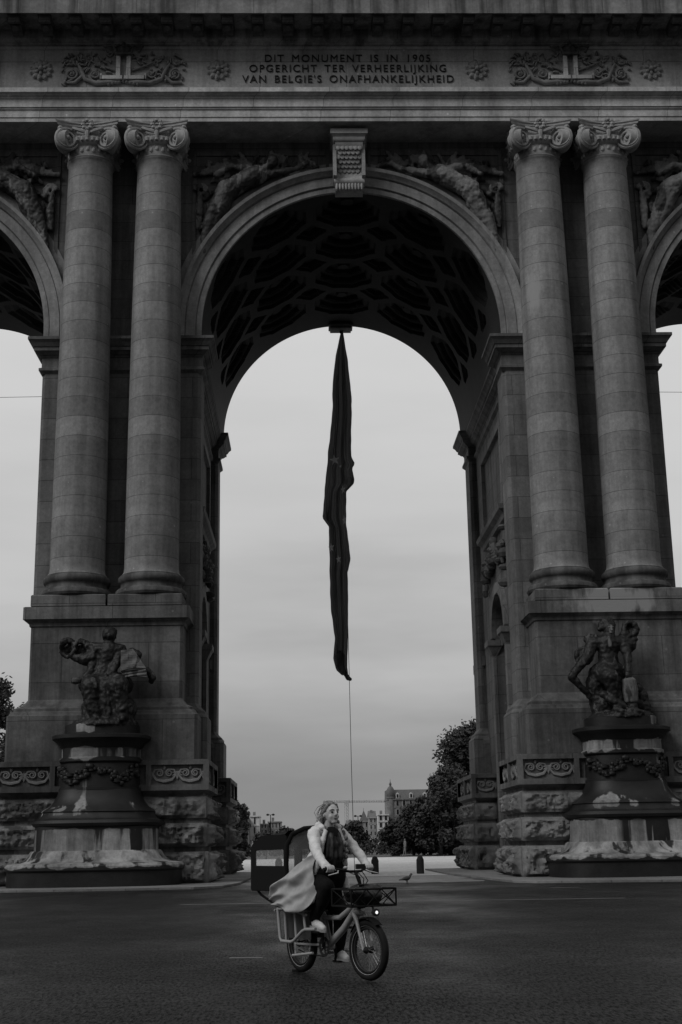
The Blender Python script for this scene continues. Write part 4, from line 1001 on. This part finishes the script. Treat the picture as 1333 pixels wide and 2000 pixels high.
def car(x, y, rz, mat, label):
    T = thing('parked_car', label, 'car', (x, y, 0), rz, 'cars beyond the plaza')
    mb = MB(); rr = []
    for yy, s in ((-.86, .96), (-.8, 1), (.8, 1), (.86, .96)):
        rr.append([(px * s, yy, .55 + (pz - .55) * s) for px, pz in ((-2.1, .35), (2.05, .35), (2.15, .6), (2.0, .82), (1.0, .93), (.35, 1.38), (-1.2, 1.42), (-1.9, .98), (-2.15, .85))])
    mb.rings(rr); mb.build('body', mat, T, 30)
    for s in (-1, 1):
        mb = MB(); mb.prism([(.85, .95), (.3, 1.32), (-1.1, 1.35), (-1.65, .98)], 'y', s * .85, s * .875); mb.build('window', M_glass, T)
        for q in (-1.35, 1.35):
            mb = MB(); mb.lathe(0, 0, [(.2, -.1), (.32, -.09), (.32, .09), (.2, .1)], 14); mb.xf(Matrix.Translation((q, s * .78, .32)) @ Matrix.Rotation(PI / 2, 4, 'X')); mb.build('wheel', M_rubber, T)
car(-10.6, 158, R(6), plain('car_paint_light', .35, .3), 'pale car parked under the small round tree')
car(-12.3, 146, R(3), plain('car_paint_dark', .02, .3), 'dark car parked at the plaza edge beside the left-hand pier')
car(13.3, 212, R(-4), plain('car_paint_black', .012, .3), 'black car parked below the narrow white town house')
def walker(x, y, rz, mt, label):
    mb = MB(); mb.chain([(.0, .09, .07), (.02, .09, .48), (0, .08, .9)], [.06, .07, .1], 8); mb.chain([(.18, -.09, .07), (.1, -.09, .48), (0, -.08, .9)], [.06, .07, .1], 8)
    mb.chain([(0, 0, .92), (0, 0, 1.2), (0, 0, 1.42)], [.15, .16, .14], 10); mb.ball((.02, 0, 1.64), (.1, .085, .12), 10); mb.cap((0, 0, 1.42), (.01, 0, 1.55), .06)
    for s in (-1, 1): mb.chain([(0, s * .19, 1.4), (.03 * s, s * .24, 1.12), (.1 * s, s * .23, .86)], [.06, .05, .04], 8)
    for s in (-1, 1): mb.cap((.0 if s > 0 else .18, s * .09, .04), (.14 if s > 0 else .32, s * .09, .04), .045)
    o = fuse(mb, 'person', mt, .03, None, 1, None, (x, y, 0)); o.rotation_euler = (0, 0, rz); tag(o, label, 'person', 'people far across the plaza')
walker(9.9, 136, R(200), plain('walker_grey', .16, .9), 'person in grey walking in front of the dark trees')
walker(-8.9, 140, R(20), plain('walker_pale', .30, .9), 'person in pale clothes standing beside the parked cars')
walker(-4.1, 137, R(150), plain('walker_dark', .03, .9), 'person in dark clothes walking, seen past the bike canopy')
walker(-5.6, 138, R(170), plain('walker_mid', .22, .9), 'person in light jacket seen through the canopy window')
T = thing('bus_shelter', 'small glazed bus shelter at the far plaza edge', 'bus shelter', (14.6, 330, 0))
for x in (-1.1, 1.1):
    mb = MB(); mb.box(x - .05, x + .05, -.05, .05, 0, 2.3); mb.build('post', M_black, T)
mb = MB(); mb.box(-1.3, 1.3, -.5, .7, 2.3, 2.45); mb.build('roof', M_sign, T); mb = MB(); mb.box(-1.05, 1.05, .55, .6, .3, 2.2); mb.build('back_panel', M_glass, T); mb = MB(); mb.box(-.9, .9, .2, .5, .42, .5); mb.build('seat', M_bark, T)
mb = MB(); mb.stack((14.6, 40, 127.6, 128.2), [(0, 0), (0, .62), (.1, .64), (.1, .78), (0, .8)]); tag(mb.build('low_wall', M_bwhite), 'low pale stone wall at the foot of the trees on the right', 'wall')
mb = MB(); vs = []; rnd = random.Random(4)
for k in range(9000):
    x = rnd.uniform(-46, 46); c = Vector((x, 166 + rnd.uniform(-1.2, 1.2), rnd.uniform(.1, 1.5 + .35 * math.sin(x * .9))))
    u = Vector((rnd.gauss(0, 1), rnd.gauss(0, 1), rnd.gauss(0, 1))).normalized(); v = u.orthogonal(); q = rnd.uniform(.12, .3); mb.add([c - u * q, c - v * q * .6, c + u * q, c + v * q * .6], [(0, 1, 2, 3)])
tag(mb.build('hedge', LEAF[0], fix=False), 'long dark clipped hedge across the far side of the plaza', 'hedge')

# ------------------------------------------------------------------ the cargo bike; local x = heading, y = rider's left
BLOC, BRZ = (-.12, 14.57, .004), math.atan2(-.85292, .52204)
BIKE = thing('cargo_bike', 'long-tail cargo bike with a black child canopy, front basket and lit headlight', 'cargo bike', BLOC, BRZ)
def wheel(x, name='wheel'):
    P = bpy.data.objects.new(name, None); COL.objects.link(P); P.parent = BIKE; P.location = (x, 0, .288)
    def ring(r, w, hgt, nm, mat, seg=56):
        mb = MB(); rr = []
        for k in range(seg):
            a = 2 * PI * k / seg; rr.append([((r + hgt * math.cos(b)) * math.cos(a), w * math.sin(b), (r + hgt * math.cos(b)) * math.sin(a)) for b in [2 * PI * q / 10 for q in range(10)]])
        rr.append(rr[0]); mb.rings(rr, True, False); return mb.build(nm, mat, P, 60)
    ring(.250, .036, .036, 'tyre', M_rubber); ring(.206, .020, .014, 'rim', M_plast)
    mb = MB(); 
    for s in (-1, 1): 
        rr = [[(q * math.cos(2 * PI * k / 56), s * (.0335 - abs(q - .232) * .6), q * math.sin(2 * PI * k / 56)) for q in (.2255, .2285)] for k in range(57)]; mb.rings(rr, False, False)
    mb.build('reflective_band', plain('reflective_band', .30, .3), P, fix=False)
    mb = MB()
    for k in range(32):
        a = 2 * PI * k / 32; b = a + (.5 if k % 2 else -.5); s = 1 if k % 4 < 2 else -1
        mb.tube([(.205 * math.cos(a), 0, .205 * math.sin(a)), (.028 * math.cos(b), s * .028, .028 * math.sin(b))], .0016, 4)
    mb.build('spoke', M_steel, P)
    mb = MB(); mb.lathe(0, 0, [(.012, -.07), (.02, -.06), (.035, -.035), (.03, -.02), (.03, .02), (.035, .035), (.02, .06), (.012, .07)], 16); mb.xf(Matrix.Rotation(PI / 2, 4, 'X')); mb.build('hub', M_plast, P, 40)
    mb = MB(); rr = []
    for k in range(33): a = 2 * PI * k / 32; rr.append([(q * math.cos(a), .045, q * math.sin(a)) for q in (.055, .085)])
    mb.rings(rr, False, False)
    for k in range(5): a = 2 * PI * k / 5; mb.tube([(.06 * math.cos(a), .045, .06 * math.sin(a)), (.02 * math.cos(a + .4), .045, .02 * math.sin(a + .4))], .006, 4)
    mb.build('brake_disc', M_steel, P, fix=False)
wheel(.10); wheel(1.36)
[o for o in COL.objects if o.name.startswith('wheel') and o.parent == BIKE][-1].rotation_euler = (0, 0, R(6))
def part(name, mat, f, smooth=40, parent=None):
    mb = MB(); f(mb); return mb.build(name, mat, parent or BIKE, smooth)
def f(mb):
    mb.tube([(1.155, 0, .60), (1.225, 0, .82)], .028, 10); mb.tube([(1.17, 0, .68), (.92, 0, .47), (.64, 0, .30)], [.034, .036, .038], 10)
    mb.tube([(1.18, 0, .73), (.85, 0, .575), (.52, 0, .56)], .026, 10); mb.tube([(.63, 0, .29), (.42, 0, .86)], .022, 10)
    for s in (-1, 1):
        mb.tube([(.63, s * .04, .30), (.10, s * .075, .288)], .015, 8); mb.tube([(.55, s * .04, .56), (.36, s * .09, .625), (-.06, s * .09, .63)], .016, 8)
        mb.tube([(-.04, s * .09, .62), (.10, s * .075, .288)], .014, 8); mb.tube([(.52, s * .03, .60), (.63, s * .04, .31)], .014, 8)
    mb.tube([(.64, -.05, .285), (.64, .05, .285)], .035, 12)
    for x in (-.05, .2, .45): mb.tube([(x, -.25, .63), (x, .25, .63)], .012, 8)
part('frame', M_white, f)
for s in (-1, 1):
    def f(mb):
        y = s * .25
        mb.tube([(.02, y, .65), (.03, y, .62), (.07, y, .36), (.10, y, .325), (.30, y, .325), (.36, y, .345), (.52, y, .44), (.58, y, .46), (.78, y, .47)], .017, 10)
        for x0, z0, x1, z1 in ((.17, .65, .20, .325), (.37, .65, .40, .37), (.55, .62, .58, .46)): mb.tube([(x0, y, z0), (x1, y, z1)], .014, 8)
        mb.tube([(.02, y, .645), (.3, y, .645), (.60, y, .60)], .014, 8); mb.tube([(.28, y * .9, .19), (.68, y * .9, .235)], .013, 8); mb.tube([(.10, s * .08, .29), (.34, y * .9, .20)], .010, 6)
    part('side_rail', M_white, f)
def f(mb):
    for y in (-.13, .13): mb.box(-.02, .50, y - .004, y + .004, .35, .62)
part('skirt_guard', M_cloth, f, False)
def f(mb):
    for s in (-1, 1): mb.tube([(1.19, s * .06, .63), (1.25, s * .062, .56), (1.36, s * .062, .288)], [.022, .019, .013], 10)
    mb.tube([(1.19, -.06, .625), (1.19, .06, .625)], .024, 10); mb.tube([(1.15, 0, .58), (1.2, 0, .66)], .03, 10)
part('fork', M_white, f)
def fender(cx, a0, a1):
    mb = MB(); rr = []
    for k in range(19):
        a = a0 + (a1 - a0) * k / 18; rr.append([(cx + q * math.cos(a), y, .288 + q * math.sin(a)) for y, q in ((-.047, .297), (-.03, .312), (.03, .312), (.047, .297), (.03, .306), (-.03, .306))])
    mb.rings(rr); mb.build('fender', M_black, BIKE, 50)
fender(1.36, R(52), R(150)); fender(.10, R(30), R(170))
part('stem', M_black, lambda mb: mb.tube([(1.225, 0, .81), (1.235, 0, .90), (1.19, 0, .97), (1.15, 0, 1.03)], .018, 10))
part('handlebar', M_black, lambda mb: mb.tube([(1.13, -.37, 1.058), (1.14, -.25, 1.06), (1.17, -.08, 1.03), (1.13, .08, 1.03), (.95, .25, 1.05), (.86, .36, 1.045)], .013, 10))
for s in (-1, 1):
    e = .16 * -s - .02 - (.16 if s > 0 else 0)
    part('grip', M_rubber, lambda mb: mb.tube([(1.058 + e * .5, s * .37, 1.054), (1.095 + e * .5, s * .255, 1.059)], .018, 10))
    part('brake_lever', M_steel, lambda mb: mb.tube([(1.13 + e * .5, s * .24, 1.04), (1.17 + e * .5, s * .27, 1.02), (1.17 + e * .5, s * .38, 1.0)], [.010, .009, .007], 6))
part('bell', M_steel, lambda mb: mb.ball((1.15, -.12, 1.065), (.025, .025, .02), 10))
part('display', M_plast, lambda mb: mb.box(1.12, 1.15, .02, .12, 1.05, 1.10), False)
def f(mb):
    for k in range(4): mb.tube([(1.15, -.1 + .06 * k, 1.03), (1.27, -.08 + .05 * k, 1.0 - .02 * k), (1.25, .01 * k, .88), (1.22, 0, .78)], .005, 5)
part('brake_cable', M_black, f)
def f(mb):
    x0, x1, y, z0, z1 = 1.12, 1.47, .265, .705, .865
    for z in (z0, z1): mb.tube([(x0, -y, z), (x1, -y, z), (x1, y, z), (x0, y, z), (x0, -y, z)], .009, 6)
    for x, yy in ((x0, -y), (x1, -y), (x1, y), (x0, y)): mb.tube([(x, yy, z0), (x, yy, z1)], .009, 6)
    for k in range(3):
        a, b = -y + 2 * y * k / 3, -y + 2 * y * (k + 1) / 3; mb.tube([(x1, a, z0), (x1, b, z1)], .006, 5); mb.tube([(x1, b, z0), (x1, a, z1)], .006, 5)
    for s in (-1, 1): mb.tube([(x0, s * y, z0), (x1, s * y, z1)], .006, 5); mb.tube([(x1, s * y, z0), (x0, s * y, z1)], .006, 5)
    for k in range(7): yy = -y + 2 * y * k / 6; mb.tube([(x0, yy, z0), (x1, yy, z0)], .005, 5)
    mb.tube([(1.17, 0, .68), (1.30, 0, .70)], .02, 8)
part('basket', M_black, f)
part('headlight', M_plast, lambda mb: (mb.lathe(0, 0, [(.018, -.05), (.034, -.02), (.036, .012), (.030, .014)], 16), mb.xf(Matrix.Translation((1.50, 0, .645)) @ Matrix.Rotation(PI / 2, 4, 'Y')), mb.tube([(1.44, 0, .70), (1.47, 0, .65)], .01, 6)))
em = bpy.data.materials.new('lamp_glow'); em.use_nodes = True; b_ = em.node_tree.nodes['Principled BSDF']; b_.inputs['Emission Color'].default_value = g(1); b_.inputs['Emission Strength'].default_value = .9
part('lamp_lens', em, lambda mb: (mb.lathe(0, 0, [(.016, .0), (.015, .005), (.008, .009)], 16), mb.xf(Matrix.Translation((1.512, 0, .645)) @ Matrix.Rotation(PI / 2, 4, 'Y'))))
def f(mb):
    rr = [[(.64 + q * math.cos(2 * PI * k / 32), -.065, .285 + q * math.sin(2 * PI * k / 32)) for q in (.07, .098)] for k in range(33)]; mb.rings(rr, False, False)
    rr = [[(.64 + q * math.cos(2 * PI * k / 32), -.060, .285 + q * math.sin(2 * PI * k / 32)) for q in (.07, .098)] for k in range(33)]; mb.rings(rr, False, False)
    for k in range(5): a = 2 * PI * k / 5; mb.tube([(.64, -.062, .285), (.64 + .08 * math.cos(a), -.062, .285 + .08 * math.sin(a))], .008, 5)
part('chainring', M_plast, f, False)
part('crank_arm', M_plast, lambda mb: mb.tube([(.64, -.08, .285), (.68, -.095, .435)], .012, 8)); part('crank_arm', M_plast, lambda mb: mb.tube([(.64, .08, .285), (.60, .095, .135)], .012, 8))
part('pedal', M_plast, lambda mb: mb.box(.63, .74, -.20, -.10, .425, .447), False); part('pedal', M_plast, lambda mb: mb.box(.54, .66, .10, .20, .12, .142), False)
part('chain', M_black, lambda mb: (mb.tube([(.64, -.064, .38), (.1, -.055, .345)], .006, 5), mb.tube([(.64, -.064, .19), (.3, -.06, .20), (.12, -.055, .23)], .006, 5), mb.lathe(0, 0, [(.058, -.02), (.058, .02)], 16)) and None)
part('saddle', M_black, lambda mb: (mb.ball((.40, 0, .885), (.13, .085, .04), 12), mb.ball((.53, 0, .885), (.10, .035, .03), 10)))
def f(mb):
    mb.box(-.10, .52, -.12, .12, .645, .70)
part('cargo_deck', M_black, f, False)
for s in (-1, 1): part('tail_bar', M_black, lambda mb: mb.tube([(-.42, s * .26, .85), (-.38, s * .26, .82), (-.33, s * .25, .78), (-.05, s * .20, .665), (.12, s * .16, .655)], .013, 8))
# canopy: black cover with clear windows
CAN = bpy.data.objects.new('canopy', None); COL.objects.link(CAN); CAN.parent = BIKE
def f(mb):
    for s in (-1, 1):
        out = [(-.47, .83), (-.475, 1.27), (-.44, 1.31), (-.22, 1.40), (.0, 1.405), (.27, 1.405), (.30, 1.39), (.30, .83)]
        win = [(-.37, 1.085), (-.37, 1.24), (-.36, 1.25), (-.30, 1.252), (.0, 1.255), (.22, 1.258), (.235, 1.245), (.235, 1.085)]
        y0, y1 = s * .285, s * .30; n = len(out)
        for y in (y0, y1): mb.add([(a, y, b) for a, b in out + win], [(i, (i + 1) % n, n + (i + 1) % n, n + i) for i in range(n)])
        mb.add([(a, y0, b) for a, b in win] + [(a, y1, b) for a, b in win], [(i, (i + 1) % n, n + (i + 1) % n, n + i) for i in range(n)])
    prof = [(-.475, 1.27), (-.44, 1.31), (-.22, 1.40), (.0, 1.398), (.27, 1.41), (.34, 1.445)]
    rr = []
    for a, b in prof: rr.append([(a, -.30 + .6 * t, b + (.030 * math.sin(PI * t) if b > 1.28 else 0) - (.012 * math.sin(PI * 3 * t) if b > 1.35 else 0)) for t in [q / 12 for q in range(13)]])
    mb.rings(rr, False, False); mb.rings([[(a + .012, y, b - .006) for a, y, b in r] for r in rr], False, False)
    mb.box(-.46, .30, -.295, .295, .822, .834)
    for y0, y1, z0, z1 in ((-.299, .299, .834, 1.0), (-.299, -.255, 1.0, 1.27), (.255, .299, 1.0, 1.27), (-.255, .255, 1.258, 1.275)): mb.box(-.474, -.464, y0, y1, z0, z1)
part('cover', M_canvas, f, False, CAN)
def f(mb):
    pts = [(.31, -.30, .80), (.30, -.305, 1.1), (.31, -.30, 1.30), (.35, -.26, 1.41), (.40, -.14, 1.465), (.42, 0, 1.475), (.40, .14, 1.465), (.35, .26, 1.41), (.31, .30, 1.30), (.30, .305, 1.1), (.31, .30, .80)]
    mb.tube(pts, .026, 8)
part('front_hoop', M_canvas, f, 50, CAN)
gm = bpy.data.materials.new('clear_vinyl'); gm.use_nodes = True; t_ = gm.node_tree; bb = t_.nodes['Principled BSDF']; bb.inputs['Base Color'].default_value = g(.5); bb.inputs['Roughness'].default_value = .25
trn = t_.nodes.new('ShaderNodeBsdfTransparent'); mx = t_.nodes.new('ShaderNodeMixShader'); mx.inputs[0].default_value = .26
t_.links.new(trn.outputs[0], mx.inputs[1]); t_.links.new(bb.outputs[0], mx.inputs[2]); t_.links.new(mx.outputs[0], t_.nodes['Material Output'].inputs[0])
for s in (-1, 1): part('window', gm, lambda mb: mb.add([(-.37, s * .293, 1.085), (.235, s * .293, 1.085), (.235, s * .293, 1.258), (-.37, s * .293, 1.25)], [(0, 1, 2, 3)]), False, CAN)
def f(mb):
    rr = []
    for k in range(13):
        y = -.29 + .58 * k / 12; zt = 1.46 - .15 * (abs(y) / .3) ** 3; rr.append([(.32 + .10 * (z - .84) / .62 * (1 - (y / .3) ** 2) + .012 * math.sin(y * 30 + z * 12), y, z) for z in [.86 + (zt - .86) * q / 8 for q in range(9)]])
    mb.rings(rr, False, False)
part('front_pane', gm, f, 60, CAN)
part('window', gm, lambda mb: mb.add([(-.469, -.255, 1.0), (-.469, .255, 1.0), (-.469, .255, 1.26), (-.469, -.255, 1.26)], [(0, 1, 2, 3)]), False, CAN)
def f(mb):
    mb.ball((1.27, .02, .79), (.15, .21, .085), 16); mb.ball((1.30, -.10, .83), (.12, .13, .055), 14); mb.ball((1.27, .12, .86), (.10, .12, .04), 12); mb.tube([(1.2, -.16, .82), (1.26, -.05, .91), (1.3, .10, .90), (1.3, .18, .84)], .014, 8)
mb = MB(); f(mb); o = fuse(mb, 'bag', M_plast, .012, None, 1, [(.09, .04)], BLOC); o.rotation_euler = (0, 0, BRZ); tag(o, 'soft black bag lying in the front basket of the cargo bike', 'bag')

# ------------------------------------------------------------------ the rider
mb = MB()
mb.ball((.700, 0, 1.622), (.098, .076, .099), 20); mb.ball((.742, 0, 1.572), (.060, .058, .066), 16); mb.ball((.772, 0, 1.527), (.030, .034, .026), 12)
for s in (-1, 1):
    mb.ball((.762, s * .036, 1.578), (.030, .026, .030), 10); mb.ball((.692, s * .078, 1.600), (.022, .012, .032), 8)
    mb.cap((.787, s * .014, 1.645), (.775, s * .052, 1.645), .011, .010, 8)
mb.cap((.793, 0, 1.640), (.814, 0, 1.600), .010, .014, 10); mb.ball((.806, 0, 1.594), (.014, .018, .011), 10)
mb.cap((.79, 0, 1.556), (.785, 0, 1.552), .016, .02, 8)
mb.cap((.685, 0, 1.56), (.645, 0, 1.42), .052, .06)
mb.chain([(.63, 0, 1.36), (.56, 0, 1.12), (.46, 0, .93)], [.12, .11, .13], 12)
def limb(*a): mb.chain(*a)
def ARM(s, t):
    S_, W_ = Vector((.632, s * .168, 1.395)), Vector((1.077 + (.075 if s < 0 else -.155) - .05, s * .322, 1.085))
    return S_.lerp(W_, t) + Vector((.012, s * .040, -.022)) * math.sin(PI * t)
for s in (-1, 1):
    gx = 1.077 + (.075 if s < 0 else -.155); gy = s * .315 - (s > 0) * .01; gz = 1.057
    limb([tuple(ARM(s, t)) for t in (0, .5, 1)], [.045, .040, .028])
    limb([(gx - .05, s * .325, gz + .022), (gx + .005, gy, gz + .030)], [.028, .024])
    for k in range(4):
        y = gy + s * (.036 - .024 * k); L = (.92, 1.0, .98, .85)[k] if s else 1
        limb([(gx - .01, y, gz + .030), (gx + .030 * L, y, gz + .028), (gx + .044 * L, y, gz + .002), (gx + .026 * L, y + s * .002, gz - .024), (gx + .004, y, gz - .026)], [.012, .0105, .0098, .009, .008], 8)
    limb([(gx - .02, gy - s * .03, gz + .020), (gx - .005, gy - s * .056, gz + .010), (gx + .016, gy - s * .066, gz - .012)], [.013, .011, .009], 8)
limb([(.46, -.10, .90), (.84, -.14, .88), (.60, -.15, .55)], [.08, .055, .04]); limb([(.46, .10, .90), (.68, .13, .55), (.60, .14, .22)], [.08, .055, .04])
limb([(.60, -.15, .54), (.72, -.15, .475)], [.04, .03]); limb([(.60, .14, .21), (.70, .14, .165)], [.04, .03])
PERSON = fuse(mb, 'person', M_skin, .0068, None, 2, None, BLOC); PERSON.rotation_euler = (0, 0, BRZ)
tag(PERSON, 'cyclist in a pale flapping parka, dark scarf and black trousers riding the cargo bike', 'person')
def wear(name, mat, f, vox=.010, sm=2, disp=None):
    mb = MB(); f(mb); return fuse(mb, name, mat, vox, PERSON, sm, disp)
for s in (-1, 1):
    mb = MB(); mb.ball((.783, s * .031, 1.622), (.012, .016, .009), 10); mb.build('eye', M_eye, PERSON, True)
    mb = MB(); mb.chain([(.797, s * .016, 1.646), (.792, s * .034, 1.651), (.776, s * .054, 1.645)], .0045, 6); mb.build('eyebrow', M_lip, PERSON, True)
mb = MB(); mb.ball((.797, 0, 1.561), (.010, .024, .006), 10); mb.ball((.795, 0, 1.551), (.010, .019, .006), 10); mb.build('lips', M_lip, PERSON, True)
M_hair = Mat('hair'); hn = M_hair.noise(1, 4, .6, None, (7, 75, 45)); M_hair = M_hair.out(M_hair.rng(hn, .35, .65, .035, .21), .55, hn, .5, .01)
def f(mb):
    mb.ball((.680, 0, 1.638), (.098, .084, .105), 20); mb.ball((.655, 0, 1.60), (.085, .082, .10), 16)
    for s in (-1, 1):
        mb.chain([(.742, s * .048, 1.700), (.715, s * .076, 1.655), (.675, s * .082, 1.60), (.645, s * .070, 1.53)], [.014, .014, .020, .025], 8)
    mb.chain([(.62, 0, 1.56), (.60, .03, 1.48)], [.06, .045])
wear('hair', M_hair, f, .007, 1, [(.016, .012)])
mb = MB(); rnd = random.Random(8)
for k in range(26):
    sd_ = rnd.choice((-1, 1)); y = sd_ * rnd.uniform(.05, .09); z = rnd.uniform(1.56, 1.72); q = rnd.uniform(.0, .03)
    mb.tube([(.70, y, z), (.63 - q, y * 1.12 + rnd.uniform(-.01, .01), z - .03), (.58 - q * 1.5, y * 1.1 + rnd.uniform(-.025, .025), z - .09 + rnd.uniform(-.02, .03)), (.56 - q * 2, y + rnd.uniform(-.04, .04), z - .15)], [.004, .003, .0022, .001], 4)
mb.build('loose_strands', M_hair, PERSON)
def f(mb):
    base = [(.63, .088, 1.55), (.68, .125, 1.46), (.75, .135, 1.36), (.775, .13, 1.24), (.77, .12, 1.14)]
    n = 15
    for k in range(n):
        t = k / (n - 1) * (len(base) - 1); i = min(int(t), len(base) - 2); p = Vector(base[i]).lerp(Vector(base[i + 1]), t - i); q = .030 - .010 * k / n; s = 1 if k % 2 else -1
        mb.ball(p + Vector((.01 * s, .012 * s, 0)), (q, q, q * 1.15), 8, Matrix.Rotation(.6 * s, 3, 'X'))
wear('braid', M_hair, f, .006, 0)
M_scarf = Mat('scarf'); a1 = M_scarf.noise(1, 3, .5, None, (20, 26, 5)); a2 = M_scarf.noise(40, 2); M_scarf = M_scarf.out(M_scarf.math('MULTIPLY', M_scarf.rng(a1, .4, .66, .08, .20), M_scarf.rng(a2, .3, .7, .8, 1.2)), .9, a2, .3, .005)
def f(mb):
    for z, r, x in ((1.450, .082, .655), (1.412, .100, .662), (1.470, .068, .650)):
        mb.chain([(x + r * 1.05 * math.cos(a), r * math.sin(a), z - .035 * math.cos(a)) for a in [2 * PI * k / 14 for k in range(15)]], .028, 10)
wear('scarf', M_scarf, f, .008, 1, [(.04, .010)])
M_scarf2 = Mat('scarf_dark'); a1 = M_scarf2.noise(1, 3, .5, None, (20, 26, 5)); M_scarf2 = M_scarf2.out(M_scarf2.rng(a1, .45, .70, .012, .09), .9)
def f(mb):
    for k in range(7): y = -.09 + .028 * k; mb.chain([(.765, y * .5, 1.40), (.785 + .012 * (k % 2), y * .8, 1.31), (.775 + .012 * (k % 2), y, 1.18), (.745 - .05 * abs(k - 3) / 3, y * 1.1, 1.09 - .03 * (k % 3))], [.024, .029, .027, .018], 8)
wear('scarf_end', M_scarf2, f, .008, 1, [(.05, .010)])
def f(mb):
    mb.chain([(.68, 0, 1.36), (.65, 0, 1.18), (.57, 0, .98)], [.125, .135, .15], 14); mb.ball((.62, -.05, 1.05), (.14, .15, .16), 14); mb.ball((.62, .07, 1.0), (.14, .14, .2), 14)
wear('jumper', M_trous, f, .014)
def f(mb):
    mb.ball((.595, 0, 1.30), (.13, .185, .17), 18); mb.ball((.545, 0, 1.10), (.13, .195, .19), 16); mb.ball((.48, 0, .93), (.17, .215, .14), 16); mb.chain([(.61, -.14, 1.40), (.60, 0, 1.425), (.61, .14, 1.40)], [.080, .08, .080])
    for s in (-1, 1):
        e = .075 if s < 0 else -.155
        mb.chain([tuple(ARM(s, t)) for t in (0, .28, .55, .8, 1)], [.070, .058, .051, .046, .040], 14); mb.chain([tuple(ARM(s, .97)), tuple(ARM(s, 1))], .047, 12)
        for k in range(5): t = k / 4; p = ARM(s, .2 + .65 * t); d = (ARM(s, .6) - ARM(s, .4)).normalized(); u = d.orthogonal().normalized(); v = d.cross(u); q = .068 - .022 * t; mb.tube([p + (u * math.cos(a) + v * math.sin(a)) * q + d * (.022 * math.sin(a + k * 1.7)) for a in [PI * .1 + PI * 1.1 * j / 12 for j in range(13)]], .006, 6) if False else mb.tube([p + (u * math.cos(a) + v * math.sin(a)) * (q - .010) + d * (.030 * math.sin(a * 1.3 + k * 1.9)) for a in [2 * PI * j / 12 for j in range(9)]], .006, 6)
        mb.chain([(.735, s * .085, 1.43), (.745, s * .135, 1.30), (.70, s * .165, 1.10), (.62, s * .19, .93)], [.024, .030, .034, .03], 8)
        mb.chain([(.70, s * .10, 1.47), (.62, s * .10, 1.49)], [.03, .04])
    mb.ball((.52, 0, 1.425), (.085, .145, .075), 14); mb.chain([(.56, -.12, 1.45), (.50, 0, 1.47), (.56, .12, 1.45)], [.04, .05, .04])
    mb.chain([(.62, .20, .95), (.66, .22, .80), (.64, .2, .72)], [.05, .04, .03])
COAT = wear('parka', M_coat, f, .010, 1, [(.10, .018), (.04, .010)])
# the flap of the parka blown back over the child seat
vs = []; fs = []; nu, nv = 34, 22
def bez(P, t):
    P = [Vector(p) for p in P]
    while len(P) > 1: P = [a.lerp(b, t) for a, b in zip(P, P[1:])]
    return P[0]
for i in range(nu + 1):
    u = i / nu
    a = bez([(.70, -.215, 1.20), (.50, -.30, 1.13), (.30, -.36, 1.08), (.0, -.385, .82)], u); b = bez([(.75, -.24, .80), (.72, -.34, .58), (.45, -.40, .58), (.19, -.375, .67)], u)
    for j in range(nv + 1):
        v = j / nv; p = a.lerp(b, v); p.y += .055 * (.35 + u) * abs(math.sin(v * 8.5 + u * 2.4 + .8 * noise.noise(Vector((u * 2, v * 2, 3))))) + .045 * u * abs(noise.noise(Vector((u * 2.2 + v * 3.1, v * 1.3 - u, 5)))) * 2 - .055 * math.sin(PI * v) * (.3 + u) + .030 * u * math.sin(v * 11 + u * 3) + .016 * math.sin(v * 23 - u * 7) * (.3 + u) + .03 * noise.noise(Vector((u * 3, v * 3, 1)))
        p.x += .02 * noise.noise(Vector((u * 4, v * 4, 7))); vs.append(tuple(p))
for i in range(nu):
    for j in range(nv): k = i * (nv + 1) + j; fs.append((k, k + 1, k + nv + 2, k + nv + 1))
mb = MB(); mb.add(vs, fs); o = mb.build('parka_flap', M_coat2, PERSON, 70); sl = o.modifiers.new('t', 'SOLIDIFY'); sl.thickness = .006; ss = o.modifiers.new('s', 'SUBSURF'); ss.levels = ss.render_levels = 1
def f(mb):
    mb.chain([(.47, -.09, .89), (.66, -.13, .91), (.84, -.145, .875)], [.125, .105, .085], 14); mb.chain([(.84, -.145, .875), (.73, -.15, .72), (.60, -.15, .57)], [.085, .070, .056], 14)
    mb.chain([(.47, .09, .89), (.68, .13, .56), (.60, .14, .24)], [.125, .085, .056], 14); mb.ball((.45, 0, .90), (.16, .17, .11), 14)
wear('trousers', M_trous, f, .013, 2, [(.06, .014)])
def shoe(x, y, z, tilt):
    mb = MB(); mb.ball((0, 0, .045), (.055, .038, .050), 12); mb.chain([(0, 0, .04), (.09, 0, .035), (.16, 0, .022)], [.040, .040, .030], 10); mb.cap((-.03, 0, .07), (-.02, 0, .10), .036, .036, 10)
    A = Matrix.Translation((x, y, z)) @ Matrix.Rotation(tilt, 4, 'Y'); mb.xf(A); q = fuse(mb, 'shoe', M_shoe, .007, PERSON, 1)
    mb = MB(); mb.prism([(-.06, -.030), (-.04, -.04), (.10, -.042), (.17, -.034), (.20, 0), (.17, .034), (.10, .042), (-.04, .04), (-.06, .03)], 'z', -.016, .012); mb.xf(A); mb.build('sole', M_sole, q)
shoe(.61, -.15, .475, .14); shoe(.575, .145, .175, .14)
